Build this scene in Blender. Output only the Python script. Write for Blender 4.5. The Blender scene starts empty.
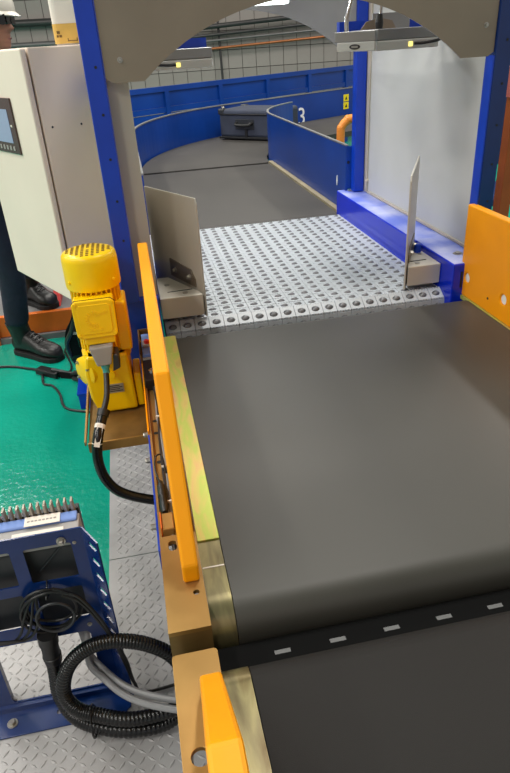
import bpy, bmesh, math, random
from mathutils import Vector, Matrix
random.seed(4)
S = bpy.context.scene
COL = bpy.context.collection
PI = math.pi

# ------------------------------------------------------------------ camera
cam_d = bpy.data.cameras.new('camera')
cam_o = bpy.data.objects.new('camera', cam_d); COL.objects.link(cam_o)
RC = Matrix(((0.9787939728, 0.1440300659, -0.1456629633),
             (-0.1970803424, 0.4681588087, -0.8613864803),
             (-0.0558721521, 0.8718272019, 0.4866165150)))
cam_o.matrix_world = Matrix.Translation((0, 0, 1.5)) @ RC.to_4x4()
cam_d.sensor_fit = 'VERTICAL'; cam_d.sensor_height = 36.0
cam_d.lens = 36.0 * 620.0 / 773.0
cam_d.clip_start = 0.02; cam_d.clip_end = 100
S.camera = cam_o

# ------------------------------------------------------------------ world, lamps, exposure
W = bpy.data.worlds.new('hall_ambient'); S.world = W; W.use_nodes = True
bg = W.node_tree.nodes['Background']
bg.inputs[0].default_value = (1.0, 0.985, 0.96, 1); bg.inputs[1].default_value = 0.46
def area(name, loc, sx, sy, power, col=(1, 1, 1), rot=(0, 0, 0)):
    d = bpy.data.lights.new(name, 'AREA'); d.shape = 'RECTANGLE'; d.size = sx; d.size_y = sy
    d.energy = power; d.color = col
    o = bpy.data.objects.new(name, d); COL.objects.link(o); o.location = loc; o.rotation_euler = rot
    return o
for lx, ly, pw in ((-2.3, -2.4, 95), (-2.3, 0.3, 60), (-2.3, 3.2, 90), (-2.3, 6.4, 90), (1.1, 2.6, 105), (1.1, 5.6, 105), (1.1, 8.8, 90), (4.6, 2.6, 80), (4.6, 5.6, 90), (4.6, 8.8, 90), (-5.7, 0.3, 150), (-5.7, 3.2, 150), (-5.7, 6.4, 110)):
    area('hall_and_fill_lamp', (lx, ly, 4.75), 0.35, 1.5, pw, (1.0, 0.955, 0.895))   # unseen hall ceiling lamps; first, behind the camera, added to brighten front faces
area('gate_lamp_light', (0.42, 2.80, 1.612), 0.55, 0.05, 4.2, (0.93, 0.96, 1.0))
S.view_settings.view_transform = 'Standard'; S.view_settings.look = 'None'
S.view_settings.gamma = 1.0; S.view_settings.exposure = 0.0
S.view_settings.use_curve_mapping = False

# ------------------------------------------------------------------ materials
def lin(c):
    return tuple((x / 12.92 if x <= 0.04045 else ((x + 0.055) / 1.055) ** 2.4) for x in (v / 255.0 for v in c))
M = {}
def mat(name, rgb, rough=0.5, metal=0.0, var=0.06, scale=8.0, bump=0.0, bscale=60.0, rgb2=None, stretch=None, spec=0.5,
        coat=0.0, emit=None, estr=0.0, alpha=None):
    m = bpy.data.materials.new(name); m.use_nodes = True
    nt = m.node_tree; b = nt.nodes['Principled BSDF']
    c = lin(rgb)
    c2 = lin(rgb2) if rgb2 else tuple(max(0, x * (1 - var * 3)) for x in c)
    tc = nt.nodes.new('ShaderNodeTexCoord'); mp = nt.nodes.new('ShaderNodeMapping')
    nt.links.new(tc.outputs['Object'], mp.inputs[0])
    if stretch: mp.inputs['Scale'].default_value = stretch
    if var > 0 or rgb2:
        n = nt.nodes.new('ShaderNodeTexNoise'); n.inputs['Scale'].default_value = scale; n.inputs['Detail'].default_value = 5
        nt.links.new(mp.outputs[0], n.inputs['Vector'])
        r = nt.nodes.new('ShaderNodeValToRGB'); r.color_ramp.elements[0].position = 0.36; r.color_ramp.elements[1].position = 0.64
        r.color_ramp.elements[0].color = (*c2, 1); r.color_ramp.elements[1].color = (*c, 1)
        nt.links.new(n.outputs['Fac'], r.inputs[0]); nt.links.new(r.outputs[0], b.inputs['Base Color'])
        rr = nt.nodes.new('ShaderNodeMapRange'); rr.inputs[3].default_value = max(0, rough - 0.06); rr.inputs[4].default_value = min(1, rough + 0.06)
        nt.links.new(n.outputs['Fac'], rr.inputs[0]); nt.links.new(rr.outputs[0], b.inputs['Roughness'])
    else:
        b.inputs['Base Color'].default_value = (*c, 1); b.inputs['Roughness'].default_value = rough
    b.inputs['Metallic'].default_value = metal
    b.inputs['Specular IOR Level'].default_value = spec
    if coat: b.inputs['Coat Weight'].default_value = coat
    if emit:
        b.inputs['Emission Color'].default_value = (*lin(emit), 1); b.inputs['Emission Strength'].default_value = estr
    if bump:
        n2 = nt.nodes.new('ShaderNodeTexNoise'); n2.inputs['Scale'].default_value = bscale; n2.inputs['Detail'].default_value = 3
        nt.links.new(mp.outputs[0], n2.inputs['Vector'])
        bp = nt.nodes.new('ShaderNodeBump'); bp.inputs['Strength'].default_value = bump; bp.inputs['Distance'].default_value = 0.01
        nt.links.new(n2.outputs['Fac'], bp.inputs['Height']); nt.links.new(bp.outputs[0], b.inputs['Normal'])
    M[name] = m
    return m
mat('green_floor', (14, 156, 132), 0.17, 0, 0.05, 2.5, 0.22, 40)
mat('tread', (178, 176, 176), 0.36, 0.0, 0.10, 5)
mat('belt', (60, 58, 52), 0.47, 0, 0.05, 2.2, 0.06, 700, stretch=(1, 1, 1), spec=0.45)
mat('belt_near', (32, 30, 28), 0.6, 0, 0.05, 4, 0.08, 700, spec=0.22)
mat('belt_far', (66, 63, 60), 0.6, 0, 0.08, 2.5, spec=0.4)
mat('guard_yellow', (250, 160, 0), 0.42, 0, 0.02, 6, 0.02, 120, spec=0.3)
mat('motor_yellow', (252, 206, 0), 0.32, 0, 0.02, 14, 0.02, 200, spec=0.4)
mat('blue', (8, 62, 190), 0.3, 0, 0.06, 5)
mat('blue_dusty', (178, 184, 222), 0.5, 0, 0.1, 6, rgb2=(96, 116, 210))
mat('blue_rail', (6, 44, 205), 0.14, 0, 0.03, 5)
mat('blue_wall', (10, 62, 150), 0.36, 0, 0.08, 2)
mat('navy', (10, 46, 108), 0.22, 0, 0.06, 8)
mat('cabinet', (240, 222, 206), 0.5, 0, 0.015, 3, 0.02, 300)
mat('white_panel', (206, 207, 204), 0.42, 0, 0.03, 2.0)
mat('beige_panel', (196, 186, 170), 0.45, 0, 0.03, 3)
mat('steel', (150, 140, 126), 0.34, 0.75, 0.06, 5, stretch=(1, 1, 8))
mat('steel_arch', (154, 139, 122), 0.4, 0.55, 0.05, 4)
mat('steel_grey', (158, 158, 158), 0.4, 0.6, 0.04, 4)
mat('paddle', (208, 203, 190), 0.34, 0.15, 0.05, 3)
mat('zinc_gold', (184, 144, 82), 0.36, 0.55, 0.08, 7, rgb2=(160, 122, 66))
mat('zinc_pale', (176, 164, 132), 0.4, 0.3, 0.06, 9)
mat('zinc_brown', (150, 118, 70), 0.4, 0.6, 0.1, 12)
def iridescent(name, pal, metal=0.6, rough=0.3):
    m = bpy.data.materials.new(name); m.use_nodes = True; nt = m.node_tree; b = nt.nodes['Principled BSDF']
    tc = nt.nodes.new('ShaderNodeTexCoord'); mp = nt.nodes.new('ShaderNodeMapping'); mp.inputs['Scale'].default_value = (14, 3, 3)
    n = nt.nodes.new('ShaderNodeTexNoise'); n.inputs['Scale'].default_value = 1.6; n.inputs['Detail'].default_value = 4; n.inputs['Distortion'].default_value = 0.6
    r = nt.nodes.new('ShaderNodeValToRGB'); cr = r.color_ramp
    cr.elements[0].position = 0.3; cr.elements[1].position = 0.72
    cr.elements[0].color = (*lin(pal[0]), 1); cr.elements[1].color = (*lin(pal[-1]), 1)
    for i, c in enumerate(pal[1:-1]):
        e = cr.elements.new(0.3 + 0.42 * (i + 1) / (len(pal) - 1)); e.color = (*lin(c), 1)
    nt.links.new(tc.outputs['Object'], mp.inputs[0]); nt.links.new(mp.outputs[0], n.inputs['Vector'])
    nt.links.new(n.outputs['Fac'], r.inputs[0]); nt.links.new(r.outputs[0], b.inputs['Base Color'])
    b.inputs['Metallic'].default_value = metal; b.inputs['Roughness'].default_value = rough
    M[name] = m
iridescent('chromate', [(196, 168, 92), (216, 196, 108), (190, 206, 92), (218, 196, 112), (222, 168, 120)], 0.4, 0.32)
iridescent('chromate_nose', [(120, 102, 68), (150, 140, 100), (124, 114, 84), (92, 78, 54)], 0.7, 0.3)
mat('module_white', (188, 194, 200), 0.4, 0, 0.03, 20)
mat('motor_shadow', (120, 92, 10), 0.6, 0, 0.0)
mat('dark', (22, 22, 24), 0.5, 0, 0.0)
mat('roller_grey', (112, 113, 116), 0.4, 0, 0.0)
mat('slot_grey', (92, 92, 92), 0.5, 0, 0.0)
mat('matte_black', (14, 14, 14), 0.9, 0, 0.0, spec=0.1)
mat('strap_black', (20, 20, 21), 0.85, 0, 0.05, 20, spec=0.15)
mat('black_rubber', (24, 24, 25), 0.42, 0, 0.05, 20)
mat('black_gloss', (16, 16, 17), 0.25, 0, 0.0)
mat('grey_cable', (150, 150, 152), 0.45, 0, 0.03, 20)
mat('grey_plastic', (158, 156, 154), 0.5, 0, 0.03, 12)
mat('dark_plastic', (46, 48, 52), 0.4, 0, 0.05, 10)
mat('drive_blue', (112, 142, 206), 0.45, 0, 0.03, 14)
mat('paper', (226, 220, 210), 0.7, 0, 0.0)
mat('print_grey', (150, 146, 142), 0.7, 0, 0.0)
mat('alu', (176, 168, 154), 0.42, 0.5, 0.05, 20)
mat('chrome', (205, 205, 205), 0.16, 0.95, 0.0)
mat('bolt', (176, 172, 164), 0.3, 0.8, 0.0)
mat('orange', (224, 110, 30), 0.4, 0, 0.06, 6)
mat('orange_tube', (246, 150, 56), 0.4, 0, 0.03, 6)
mat('rust_orange', (196, 96, 36), 0.5, 0, 0.08, 6)
mat('red', (214, 40, 34), 0.4, 0, 0.03, 10)
mat('salmon', (228, 120, 110), 0.5, 0, 0.03, 10)
mat('sticker_yellow', (240, 220, 20), 0.5, 0, 0.0)
mat('white_paint', (230, 232, 232), 0.5, 0, 0.0)
mat('cardboard_yellow', (226, 184, 92), 0.6, 0, 0.05, 14)
mat('wall_block', (150, 143, 138), 0.8, 0, 0.05, 1.2, 0.1, 40)
mat('wall_joint', (84, 78, 76), 0.9, 0, 0.03, 3)
mat('ceiling', (150, 150, 150), 0.9, 0, 0.03, 1)
mat('pipe_dark', (66, 64, 64), 0.4, 0.3, 0.05, 5)
mat('pipe_grey', (112, 110, 110), 0.4, 0.3, 0.05, 5)
mat('copper', (176, 110, 70), 0.4, 0.6, 0.06, 5)
mat('deck_grey', (120, 118, 118), 0.6, 0.1, 0.06, 5)
mat('fabric_case', (52, 58, 76), 0.75, 0, 0.08, 10, 0.3, 300)
mat('skin', (182, 126, 100), 0.5, 0, 0.04, 12)
mat('lip', (150, 92, 76), 0.5, 0, 0.0)
mat('helmet', (216, 210, 196), 0.35, 0, 0.03, 10)
mat('hair', (36, 28, 24), 0.7, 0, 0.05, 40)
mat('denim', (28, 34, 54), 0.85, 0, 0.12, 10, 0.5, 28)
mat('jacket', (40, 44, 58), 0.85, 0, 0.1, 8, 0.4, 24)
mat('boot', (30, 28, 27), 0.42, 0, 0.12, 16, 0.25, 50)
mat('sole', (20, 19, 19), 0.7, 0, 0.05, 20)
mat('screen_bezel', (70, 50, 44), 0.25, 0, 0.05, 12)
mat('screen_lit', (120, 136, 160), 0.2, 0, 0.0, emit=(150, 168, 196), estr=0.25)
mat('lamp_glow', (240, 250, 246), 0.4, 0, 0.0, emit=(236, 250, 244), estr=4.0)
mat('led_yellow', (240, 224, 120), 0.4, 0, 0.0, emit=(255, 236, 130), estr=1.4)
mat('cyan_plastic', (70, 160, 160), 0.4, 0, 0.0)

# ------------------------------------------------------------------ mesh helpers
OFF = {}
class MB:
    def __init__(s): s.v = []; s.f = []; s.m = []; s.cur = 0
    def mi(s, i): s.cur = i; return s
    def add(s, vs, fs):
        n = len(s.v); s.v += [tuple(x) for x in vs]
        for f in fs: s.f.append(tuple(n + i for i in f)); s.m.append(s.cur)
        return s
    def box(s, x0, x1, y0, y1, z0, z1, T=None):
        vs = [Vector(p) for p in ((x0, y0, z0), (x1, y0, z0), (x1, y1, z0), (x0, y1, z0), (x0, y0, z1), (x1, y0, z1), (x1, y1, z1), (x0, y1, z1))]
        if T is not None: vs = [T @ p for p in vs]
        return s.add(vs, [(0, 3, 2, 1), (4, 5, 6, 7), (0, 1, 5, 4), (1, 2, 6, 5), (2, 3, 7, 6), (3, 0, 4, 7)])
    def prism(s, pts, plane, a, b, T=None, holes=()):
        loops = [list(pts)] + [list(h) for h in holes]
        def P(p, t):
            q = {'xz': (p[0], t, p[1]), 'yz': (t, p[0], p[1]), 'xy': (p[0], p[1], t)}[plane]
            q = Vector(q); return (T @ q) if T is not None else q
        if not holes:
            n = len(pts); vs = [P(p, a) for p in pts] + [P(p, b) for p in pts]
            fs = [tuple(range(n)), tuple(range(2 * n - 1, n - 1, -1))] + [(i, i + n, (i + 1) % n + n, (i + 1) % n) for i in range(n)]
            return s.add(vs, fs)
        bm = bmesh.new(); idx = {}; al = []
        for L in loops:
            vv = [bm.verts.new((p[0], p[1], 0)) for p in L]
            for i in range(len(vv)): bm.edges.new((vv[i], vv[(i + 1) % len(vv)]))
            al += L
        bm.verts.index_update()
        bmesh.ops.triangle_fill(bm, use_beauty=True, edges=bm.edges[:])
        tris = [tuple(v.index for v in f.verts) for f in bm.faces]; bm.free()
        n = len(al); vs = [P(p, a) for p in al] + [P(p, b) for p in al]
        fs = tris + [tuple(i + n for i in reversed(t)) for t in tris]
        k = 0
        for L in loops:
            c = len(L)
            for i in range(c): fs.append((k + i, k + i + n, k + (i + 1) % c + n, k + (i + 1) % c))
            k += c
        return s.add(vs, fs)
    def tube(s, pts, r, n=8, caps=True):
        pts = [Vector(p) for p in pts]; N = len(pts)
        rs = r if isinstance(r, (list, tuple)) else [r] * N
        t0 = (pts[1] - pts[0]).normalized()
        nrm = t0.orthogonal().normalized(); vs = []
        for i in range(N):
            t = (pts[min(i + 1, N - 1)] - pts[max(i - 1, 0)]).normalized()
            nrm = (nrm - t * nrm.dot(t)).normalized(); bn = t.cross(nrm)
            for k in range(n):
                a = 2 * PI * k / n; vs.append(pts[i] + (nrm * math.cos(a) + bn * math.sin(a)) * rs[i])
        fs = []
        for i in range(N - 1):
            for k in range(n): fs.append((i * n + k, i * n + (k + 1) % n, (i + 1) * n + (k + 1) % n, (i + 1) * n + k))
        if caps: fs += [tuple(range(n - 1, -1, -1)), tuple((N - 1) * n + k for k in range(n))]
        return s.add(vs, fs)
    def lathe(s, prof, origin=(0, 0, 0), axis=(0, 0, 1), n=20, sq=None):
        ax = Vector(axis).normalized(); u = ax.orthogonal().normalized(); w = ax.cross(u); o = Vector(origin); vs = []
        for r, h in prof:
            for k in range(n):
                a = 2 * PI * k / n; vs.append(o + ax * h + (u * math.cos(a) + w * math.sin(a)) * r)
        fs = []
        for i in range(len(prof) - 1):
            for k in range(n): fs.append((i * n + k, i * n + (k + 1) % n, (i + 1) * n + (k + 1) % n, (i + 1) * n + k))
        fs += [tuple(range(n - 1, -1, -1)), tuple((len(prof) - 1) * n + k for k in range(n))]
        return s.add(vs, fs)
    def loft(s, rings, caps=True):
        n = len(rings[0]); vs = [p for r in rings for p in r]; fs = []
        for i in range(len(rings) - 1):
            for k in range(n): fs.append((i * n + k, i * n + (k + 1) % n, (i + 1) * n + (k + 1) % n, (i + 1) * n + k))
        if caps: fs += [tuple(range(n - 1, -1, -1)), tuple((len(rings) - 1) * n + k for k in range(n))]
        return s.add(vs, fs)
    def build(s, name, mats, parent=None, smooth=False, bevel=0.0, sub=0, seg=2):
        off = OFF.get(parent.name, Vector((0, 0, 0))) if parent else Vector((0, 0, 0))
        me = bpy.data.meshes.new(name)
        me.from_pydata([tuple(Vector(p) - off) for p in s.v], [], s.f)
        for m in (mats if isinstance(mats, (list, tuple)) else [mats]): me.materials.append(M[m])
        for p, i in zip(me.polygons, s.m): p.material_index = i
        bm = bmesh.new(); bm.from_mesh(me); bmesh.ops.recalc_face_normals(bm, faces=bm.faces[:]); bm.to_mesh(me); bm.free()
        if smooth:
            me.polygons.foreach_set('use_smooth', [True] * len(me.polygons))
            try: me.set_sharp_from_angle(angle=math.radians(40))
            except Exception: pass
        me.update()
        o = bpy.data.objects.new(name, me); COL.objects.link(o)
        if parent: o.parent = parent; OFF[o.name] = off
        else: OFF[o.name] = Vector((0, 0, 0))
        if bevel:
            b = o.modifiers.new('bevel', 'BEVEL'); b.width = bevel; b.segments = seg; b.limit_method = 'ANGLE'; b.angle_limit = math.radians(35)
        if sub:
            b = o.modifiers.new('subdivision', 'SUBSURF'); b.levels = sub; b.render_levels = sub
        return o
def tag(o, label=None, cat=None, group=None, kind=None):
    if label: o['label'] = label
    if cat: o['category'] = cat
    if group: o['group'] = group
    if kind: o['kind'] = kind
    return o
def thing(name, loc, label, cat, group=None):
    o = bpy.data.objects.new(name, None); COL.objects.link(o); o.location = loc; o.empty_display_size = 0.05
    OFF[o.name] = Vector(loc); return tag(o, label, cat, group)
def struct(name): 
    o = bpy.data.objects.new(name, None); COL.objects.link(o); OFF[o.name] = Vector((0, 0, 0)); o['kind'] = 'structure'; return o
def inst(name, src, parent, loc, rot=None):
    o = bpy.data.objects.new(name, src.data if hasattr(src, 'data') else src); COL.objects.link(o); o.parent = parent
    o.location = Vector(loc) - (OFF.get(parent.name, Vector((0, 0, 0))) if parent else Vector((0, 0, 0)))
    if rot: o.rotation_euler = rot
    return o
def B(name, m, parent, *b, bevel=0.0, T=None, **k):
    return MB().box(*b, T=T).build(name, m, parent, bevel=bevel, **k)
def smooth_path(pts, k=6):
    P = [Vector(p) for p in pts]; P = [P[0] * 2 - P[1]] + P + [P[-1] * 2 - P[-2]]; out = []
    for i in range(1, len(P) - 2):
        a, b, c, d = P[i - 1:i + 3]
        for j in range(k):
            t = j / k
            out.append(0.5 * ((2 * b) + (c - a) * t + (2 * a - 5 * b + 4 * c - d) * t * t + (3 * b - a - 3 * c + d) * t ** 3))
    out.append(P[-2]); return out
def circ(cx, cy, r, n=12, a0=0.0): return [(cx + r * math.cos(a0 + 2 * PI * i / n), cy + r * math.sin(a0 + 2 * PI * i / n)) for i in range(n)]
def rrect(x0, x1, y0, y1, r, n=3):
    out = []
    for cx, cy, a in ((x1 - r, y1 - r, 0), (x0 + r, y1 - r, PI / 2), (x0 + r, y0 + r, PI), (x1 - r, y0 + r, 3 * PI / 2)):
        for i in range(n + 1): t = a + PI / 2 * i / n; out.append((cx + r * math.cos(t), cy + r * math.sin(t)))
    return out
def bolt(parent, p, axis, r=0.008, h=0.006, m='bolt', name='bolt'):
    mb = MB(); mb.lathe([(r * 1.5, 0), (r * 1.5, h * 0.3)], p, axis, 14); mb.lathe([(r, h * 0.3), (r, h), (r * 0.8, h * 1.25)], p, axis, 6)
    return mb.build(name, m, parent)

# ================================================================== THE SETTING
fl = B('floor', 'green_floor', None, -9, 9, -3, 12.0, -0.2, 0.0); tag(fl, kind='structure', label='glossy green painted hall floor')
ce = B('ceiling', 'ceiling', None, -9, 9, -3, 12.0, 4.9, 5.0); tag(ce, kind='structure', label='plain grey hall ceiling')
wb = struct('wall_back'); wb['label'] = 'grey block wall with dark joints at the back of the hall'
B('joint_bed', 'wall_joint', wb, -9, 9, 12.0, 12.2, 0.0, 4.9)
blk = MB(); blk.box(-0.118, 0.118, -0.012, 0.012, -0.14, 0.14); bsrc = blk.build('block', 'wall_block', wb, bevel=0.004)
bsrc.location = (-1.625, 11.99, 0.95); cnt = 0
for i in range(26):
    for j in range(6):
        if i == 0 and j == 0: continue
        inst('block', bsrc, wb, (-1.625 + i * 0.245, 11.99, 0.95 + j * 0.29)); cnt += 1
rest = MB()
for i in range(-30, 31):
    for j in range(-3, 13):
        if 0 <= i < 26 and 0 <= j < 6: continue
        x = -1.625 + i * 0.245; z = 0.95 + j * 0.29
        if abs(x) < 8.8 and 0.1 < z < 4.8: rest.box(x - 0.118, x + 0.118, 11.978, 12.001, z - 0.14, z + 0.14)
tag(rest.build('block_field', 'wall_block', wb), kind='stuff')
# tread plate
tp = thing('tread_plate', (-0.1, 1.4, 0), 'grey diamond tread plate sheets covering the walkway beside the conveyor', 'floor plate')
MB().prism([(-0.26, 1.62), (1.7, 1.62), (1.7, 3.2), (-0.26, 3.2)], 'xy', -0.002, 0.004).build('plate_sheet', 'tread', tp)
MB().prism([(-1.2, 0.1), (1.7, 0.1), (1.7, 1.616), (-0.26, 1.616), (-0.26, 1.42), (-1.2, 1.42)], 'xy', -0.002, 0.004).build('plate_sheet', 'tread', tp)
dm = MB(); sp = 0.0235
for i in range(-48, 14):
    for j in range(16, 120):
        x = i * sp + 0.01; y = j * sp
        if not (-1.19 < x < 0.3 and y < 2.7): continue
        if x < -0.245 and y > 1.40: continue
        if abs(y - 1.618) < 0.014: continue
        a = PI / 4 if (i + j) % 2 else -PI / 4
        c, s_ = math.cos(a + 0.12), math.sin(a + 0.12)
        def q(u, v, z): return (x + u * c - v * s_, y + u * s_ + v * c, z)
        dm.add([q(-0.013, 0, 0.004), q(0, -0.0042, 0.004), q(0.013, 0, 0.004), q(0, 0.0042, 0.004), q(-0.006, 0, 0.0062), q(0.006, 0, 0.0062)],
               [(0, 1, 4), (4, 1, 5), (1, 2, 5), (2, 3, 5), (5, 3, 4), (3, 0, 4)])
tag(dm.build('raised_diamonds', 'tread', tp), kind='stuff')

# ================================================================== CONVEYORS
def belt_loop(x0, x1, y0, y1, zt, r, n=8):
    """closed flat belt around two rollers, section in the yz plane"""
    zc = zt - r; pts = []
    for i in range(n + 1): a = PI / 2 - PI * i / n; pts.append((y1 - r + r * math.cos(a), zc + r * math.sin(a)))
    for i in range(n + 1): a = -PI / 2 - PI * i / n; pts.append((y0 + r + r * math.cos(a), zc + r * math.sin(a)))
    return MB().prism(pts, 'yz', x0, x1)
def guard(parent, x0, x1, poly, holes=(), mat_='guard_yellow'):
    return MB().prism(poly, 'yz', x0, x1, holes=holes).build('guard_rail', mat_, parent, bevel=0.005)

# --- main belt conveyor
mc = thing('belt_conveyor', (0.57, 1.3, 0), 'wide dark grey belt conveyor between yellow guard rails in the middle', 'conveyor')
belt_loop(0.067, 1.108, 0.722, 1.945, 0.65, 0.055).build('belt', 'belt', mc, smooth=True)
# left side frame: top plate at the near end, open channel beyond
MB().prism([(-0.05, 0.72), (0.022, 0.72), (0.022, 0.955), (-0.05, 0.955)], 'xy', 0.643, 0.652,
           holes=[circ(0.006, 0.798, 0.006, 10), rrect(-0.034, -0.018, 0.912, 0.94, 0.007)]).build('frame_top', 'zinc_gold', mc)
B('frame_end', 'zinc_brown', mc, -0.05, 0.022, 0.72, 0.726, 0.56, 0.643)
B('frame_web', 'zinc_gold', mc, -0.044, 0.022, 0.9555, 1.96, 0.625, 0.632)
B('frame_side', 'zinc_gold', mc, -0.05, -0.045, 0.727, 1.98, 0.36, 0.643)
B('frame_inner_side', 'zinc_brown', mc, 0.017, 0.022, 0.727, 1.93, 0.42, 0.624)
B('edge_strip', 'guard_yellow', mc, -0.0545, -0.0505, 1.36, 1.93, 0.60, 0.648)
B('edge_strip', 'blue', mc, -0.0545, -0.0505, 0.93, 1.355, 0.59, 0.640)
for y, z in ((1.42, 0.6), (1.30, 0.6), (1.05, 0.6)): bolt(mc, (-0.0545, y, z), (-1, 0, 0), 0.007, 0.012)
for y in (1.43, 1.37, 1.24):
    MB().lathe([(0.006, 0), (0.006, 0.0008)], (-0.034, y, 0.632), (0, 0, 1), 12).build('hole', 'dark', mc)
# cover strip and nose plate
MB().box(0.0225, 0.066, 0.925, 1.79, 0.640, 0.652).build('cover_strip', 'chromate', mc, bevel=0.001)
MB().box(0.0225, 0.066, 1.795, 1.93, 0.638, 0.650).build('cover_strip', 'chromate', mc, bevel=0.001)
pts = [(0.923, 0.6485), (0.79, 0.6485)] + [(0.79 - 0.06 * math.sin(a), 0.5885 + 0.06 * math.cos(a)) for a in [PI / 2 * i / 8 for i in range(1, 9)]] + [(0.73, 0.55)]
pts2 = [(y + (0.004 if i > 1 else 0), z - 0.004) for i, (y, z) in enumerate(pts)]
MB().prism(pts + pts2[::-1], 'yz', 0.0225, 0.0655).build('nose_plate', 'chromate_nose', mc, smooth=True)
B('seam_line', 'paper', mc, 0.024, 0.065, 0.853, 0.856, 0.6485, 0.6492)
guard(mc, -0.014, 0.0165, [(1.93, 0.652), (1.93, 0.975), (1.035, 0.975), (0.822, 0.69), (0.822, 0.652)])
for x in (0.06, 1.06): pass
# right side
B('frame_side', 'zinc_gold', mc, 1.142, 1.15, 0.727, 1.965, 0.36, 0.652)
B('cover_strip', 'chromate', mc, 1.1085, 1.142, 0.80, 1.965, 0.638, 0.652)
guard(mc, 1.112, 1.142, [(1.975, 0.653), (1.975, 0.972), (1.0, 0.972), (0.79, 0.69), (0.79, 0.653)],
      holes=[circ(1.930, 0.722, 0.0175, 16), circ(1.694, 0.727, 0.0175, 16)])
for y, z in ((1.930, 0.722), (1.694, 0.727)): MB().lathe([(0.0165, 0), (0.0165, 0.002)], (1.1175, y, z), (1, 0, 0), 16).build('hole_bright_disc', 'white_paint', mc)  # added pale discs standing in for the bright view through the holes
for y in (1.78, 1.60): bolt(mc, (1.112, y, 0.70), (-1, 0, 0), 0.003, 0.002, 'dark')
# bed, legs, crossbar with slots
B('slider_bed', 'zinc_brown', mc, 0.067, 1.108, 0.83, 1.85, 0.50, 0.535)
for x in (0.05, 1.06):
    for y in (1.05, 1.75): B('leg', 'blue', mc, x, x + 0.04, y, y + 0.06, 0.004, 0.5)
hl = [rrect(0.12 + i * 0.098, 0.15 + i * 0.098, 0.684, 0.694, 0.004, 2) for i in range(10)]
MB().prism([(-0.03, 0.657), (1.108, 0.657), (1.108, 0.7185), (-0.03, 0.7185)], 'xy', 0.588, 0.591, holes=hl).build('slotted_crossbar', 'matte_black', mc)
for i in range(10): B('slot_lit_fill', 'slot_grey', mc, 0.121 + i * 0.098, 0.149 + i * 0.098, 0.685, 0.693, 0.5885, 0.5912)  # grey fills added in place of the lit floor seen through the slots
MB().prism([(-0.03, 0.50), (1.14, 0.50), (1.14, 0.5875), (-0.03, 0.5875)], 'xz', 0.697, 0.700).build('crossbar_flange', 'matte_black', mc)
B('gap_dark_sheet', 'matte_black', mc, -0.03, 1.14, 0.7005, 0.82, 0.500, 0.504)  # added dark sheet that keeps bright floor from showing in the gap
# motor bracket (welded to the conveyor side)
bk = MB().prism([(-0.236, 1.572), (-0.052, 1.566), (-0.052, 1.90), (-0.240, 1.90)], 'xy', 0.494, 0.50).build('motor_bracket', 'zinc_brown', mc, bevel=0.001)
MB().box(-0.236, -0.052, 1.562, 1.568, 0.478, 0.508).build('bracket_lip', 'zinc_gold', bk)
MB().prism([(1.568, 0.50), (1.90, 0.50), (1.90, 0.53), (1.568, 0.512)], 'yz', -0.246, -0.241).build('bracket_lip', 'zinc_gold', bk)

# devices on the side frame channel
ib = thing('junction_module', (-0.03, 1.85, 0.632), 'small blue and red electrical module in a brown open box beside the left guard rail', 'electrical box')
MB().prism([(-0.056, 1.755), (-0.016, 1.755), (-0.016, 1.955), (-0.056, 1.955)], 'xy', 0.633, 0.638).build('tray', 'dark', ib)
for a in ((-0.056, -0.052, 1.755, 1.955), (-0.056, -0.016, 1.951, 1.955)): MB().box(*a, 0.6385, 0.678).build('box_wall', 'zinc_brown', ib)
B('module_body', 'drive_blue', ib, -0.047, -0.017, 1.765, 1.925, 0.6385, 0.672, bevel=0.002)
B('module_front', 'grey_plastic', ib, -0.044, -0.018, 1.815, 1.858, 0.6725, 0.678)
MB().lathe([(0.009, 0), (0.009, 0.008), (0.006, 0.011)], (-0.030, 1.837, 0.678), (0, 0, 1), 14).build('red_button', 'red', ib)
bb = thing('sensor_housing', (-0.03, 1.66, 0.632), 'black sensor housing with round chrome lens beside the left guard rail', 'sensor')
B('housing', 'black_rubber', bb, -0.048, -0.016, 1.600, 1.735, 0.633, 0.668, bevel=0.002)
B('lid_edge', 'grey_plastic', bb, -0.048, -0.016, 1.7355, 1.744, 0.633, 0.672)
MB().lathe([(0.011, 0), (0.011, 0.004), (0.008, 0.006), (0.004, 0.005)], (-0.024, 1.655, 0.668), (0, 0, 1), 16).build('lens', 'chrome', bb)
ws = thing('cable_run', (-0.02, 1.3, 0.632), 'thin grey and black sensor wires running along the left conveyor frame', 'cable')
MB().tube(smooth_path([(-0.021, 1.60, 0.645), (-0.026, 1.45, 0.637), (-0.021, 1.3, 0.638), (-0.020, 1.12, 0.638), (-0.023, 1.0, 0.637), (-0.025, 0.93, 0.634)]), 0.0028, 6).build('wire', 'grey_cable', ws, smooth=True)
MB().tube(smooth_path([(-0.026, 1.60, 0.645), (-0.022, 1.47, 0.642), (-0.027, 1.33, 0.638), (-0.027, 1.15, 0.64), (-0.0195, 0.93, 0.634)]), 0.0028, 6).build('wire', 'dark_plastic', ws, smooth=True)
MB().tube(smooth_path([(-0.021, 1.18, 0.642), (-0.026, 1.225, 0.66), (-0.040, 1.215, 0.665), (-0.044, 1.17, 0.66), (-0.036, 1.125, 0.655)]), 0.0022, 6).build('wire', 'black_rubber', ws, smooth=True)
for y in (1.43, 1.20, 1.07): B('cable_tie', 'paper', ws, -0.030, -0.016, y, y + 0.005, 0.6325, 0.646)
sn = thing('photo_sensor', (-0.035, 1.06, 0.632), 'black cylindrical sensor plug with orange-backed bracket on the left conveyor frame', 'sensor')
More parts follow.
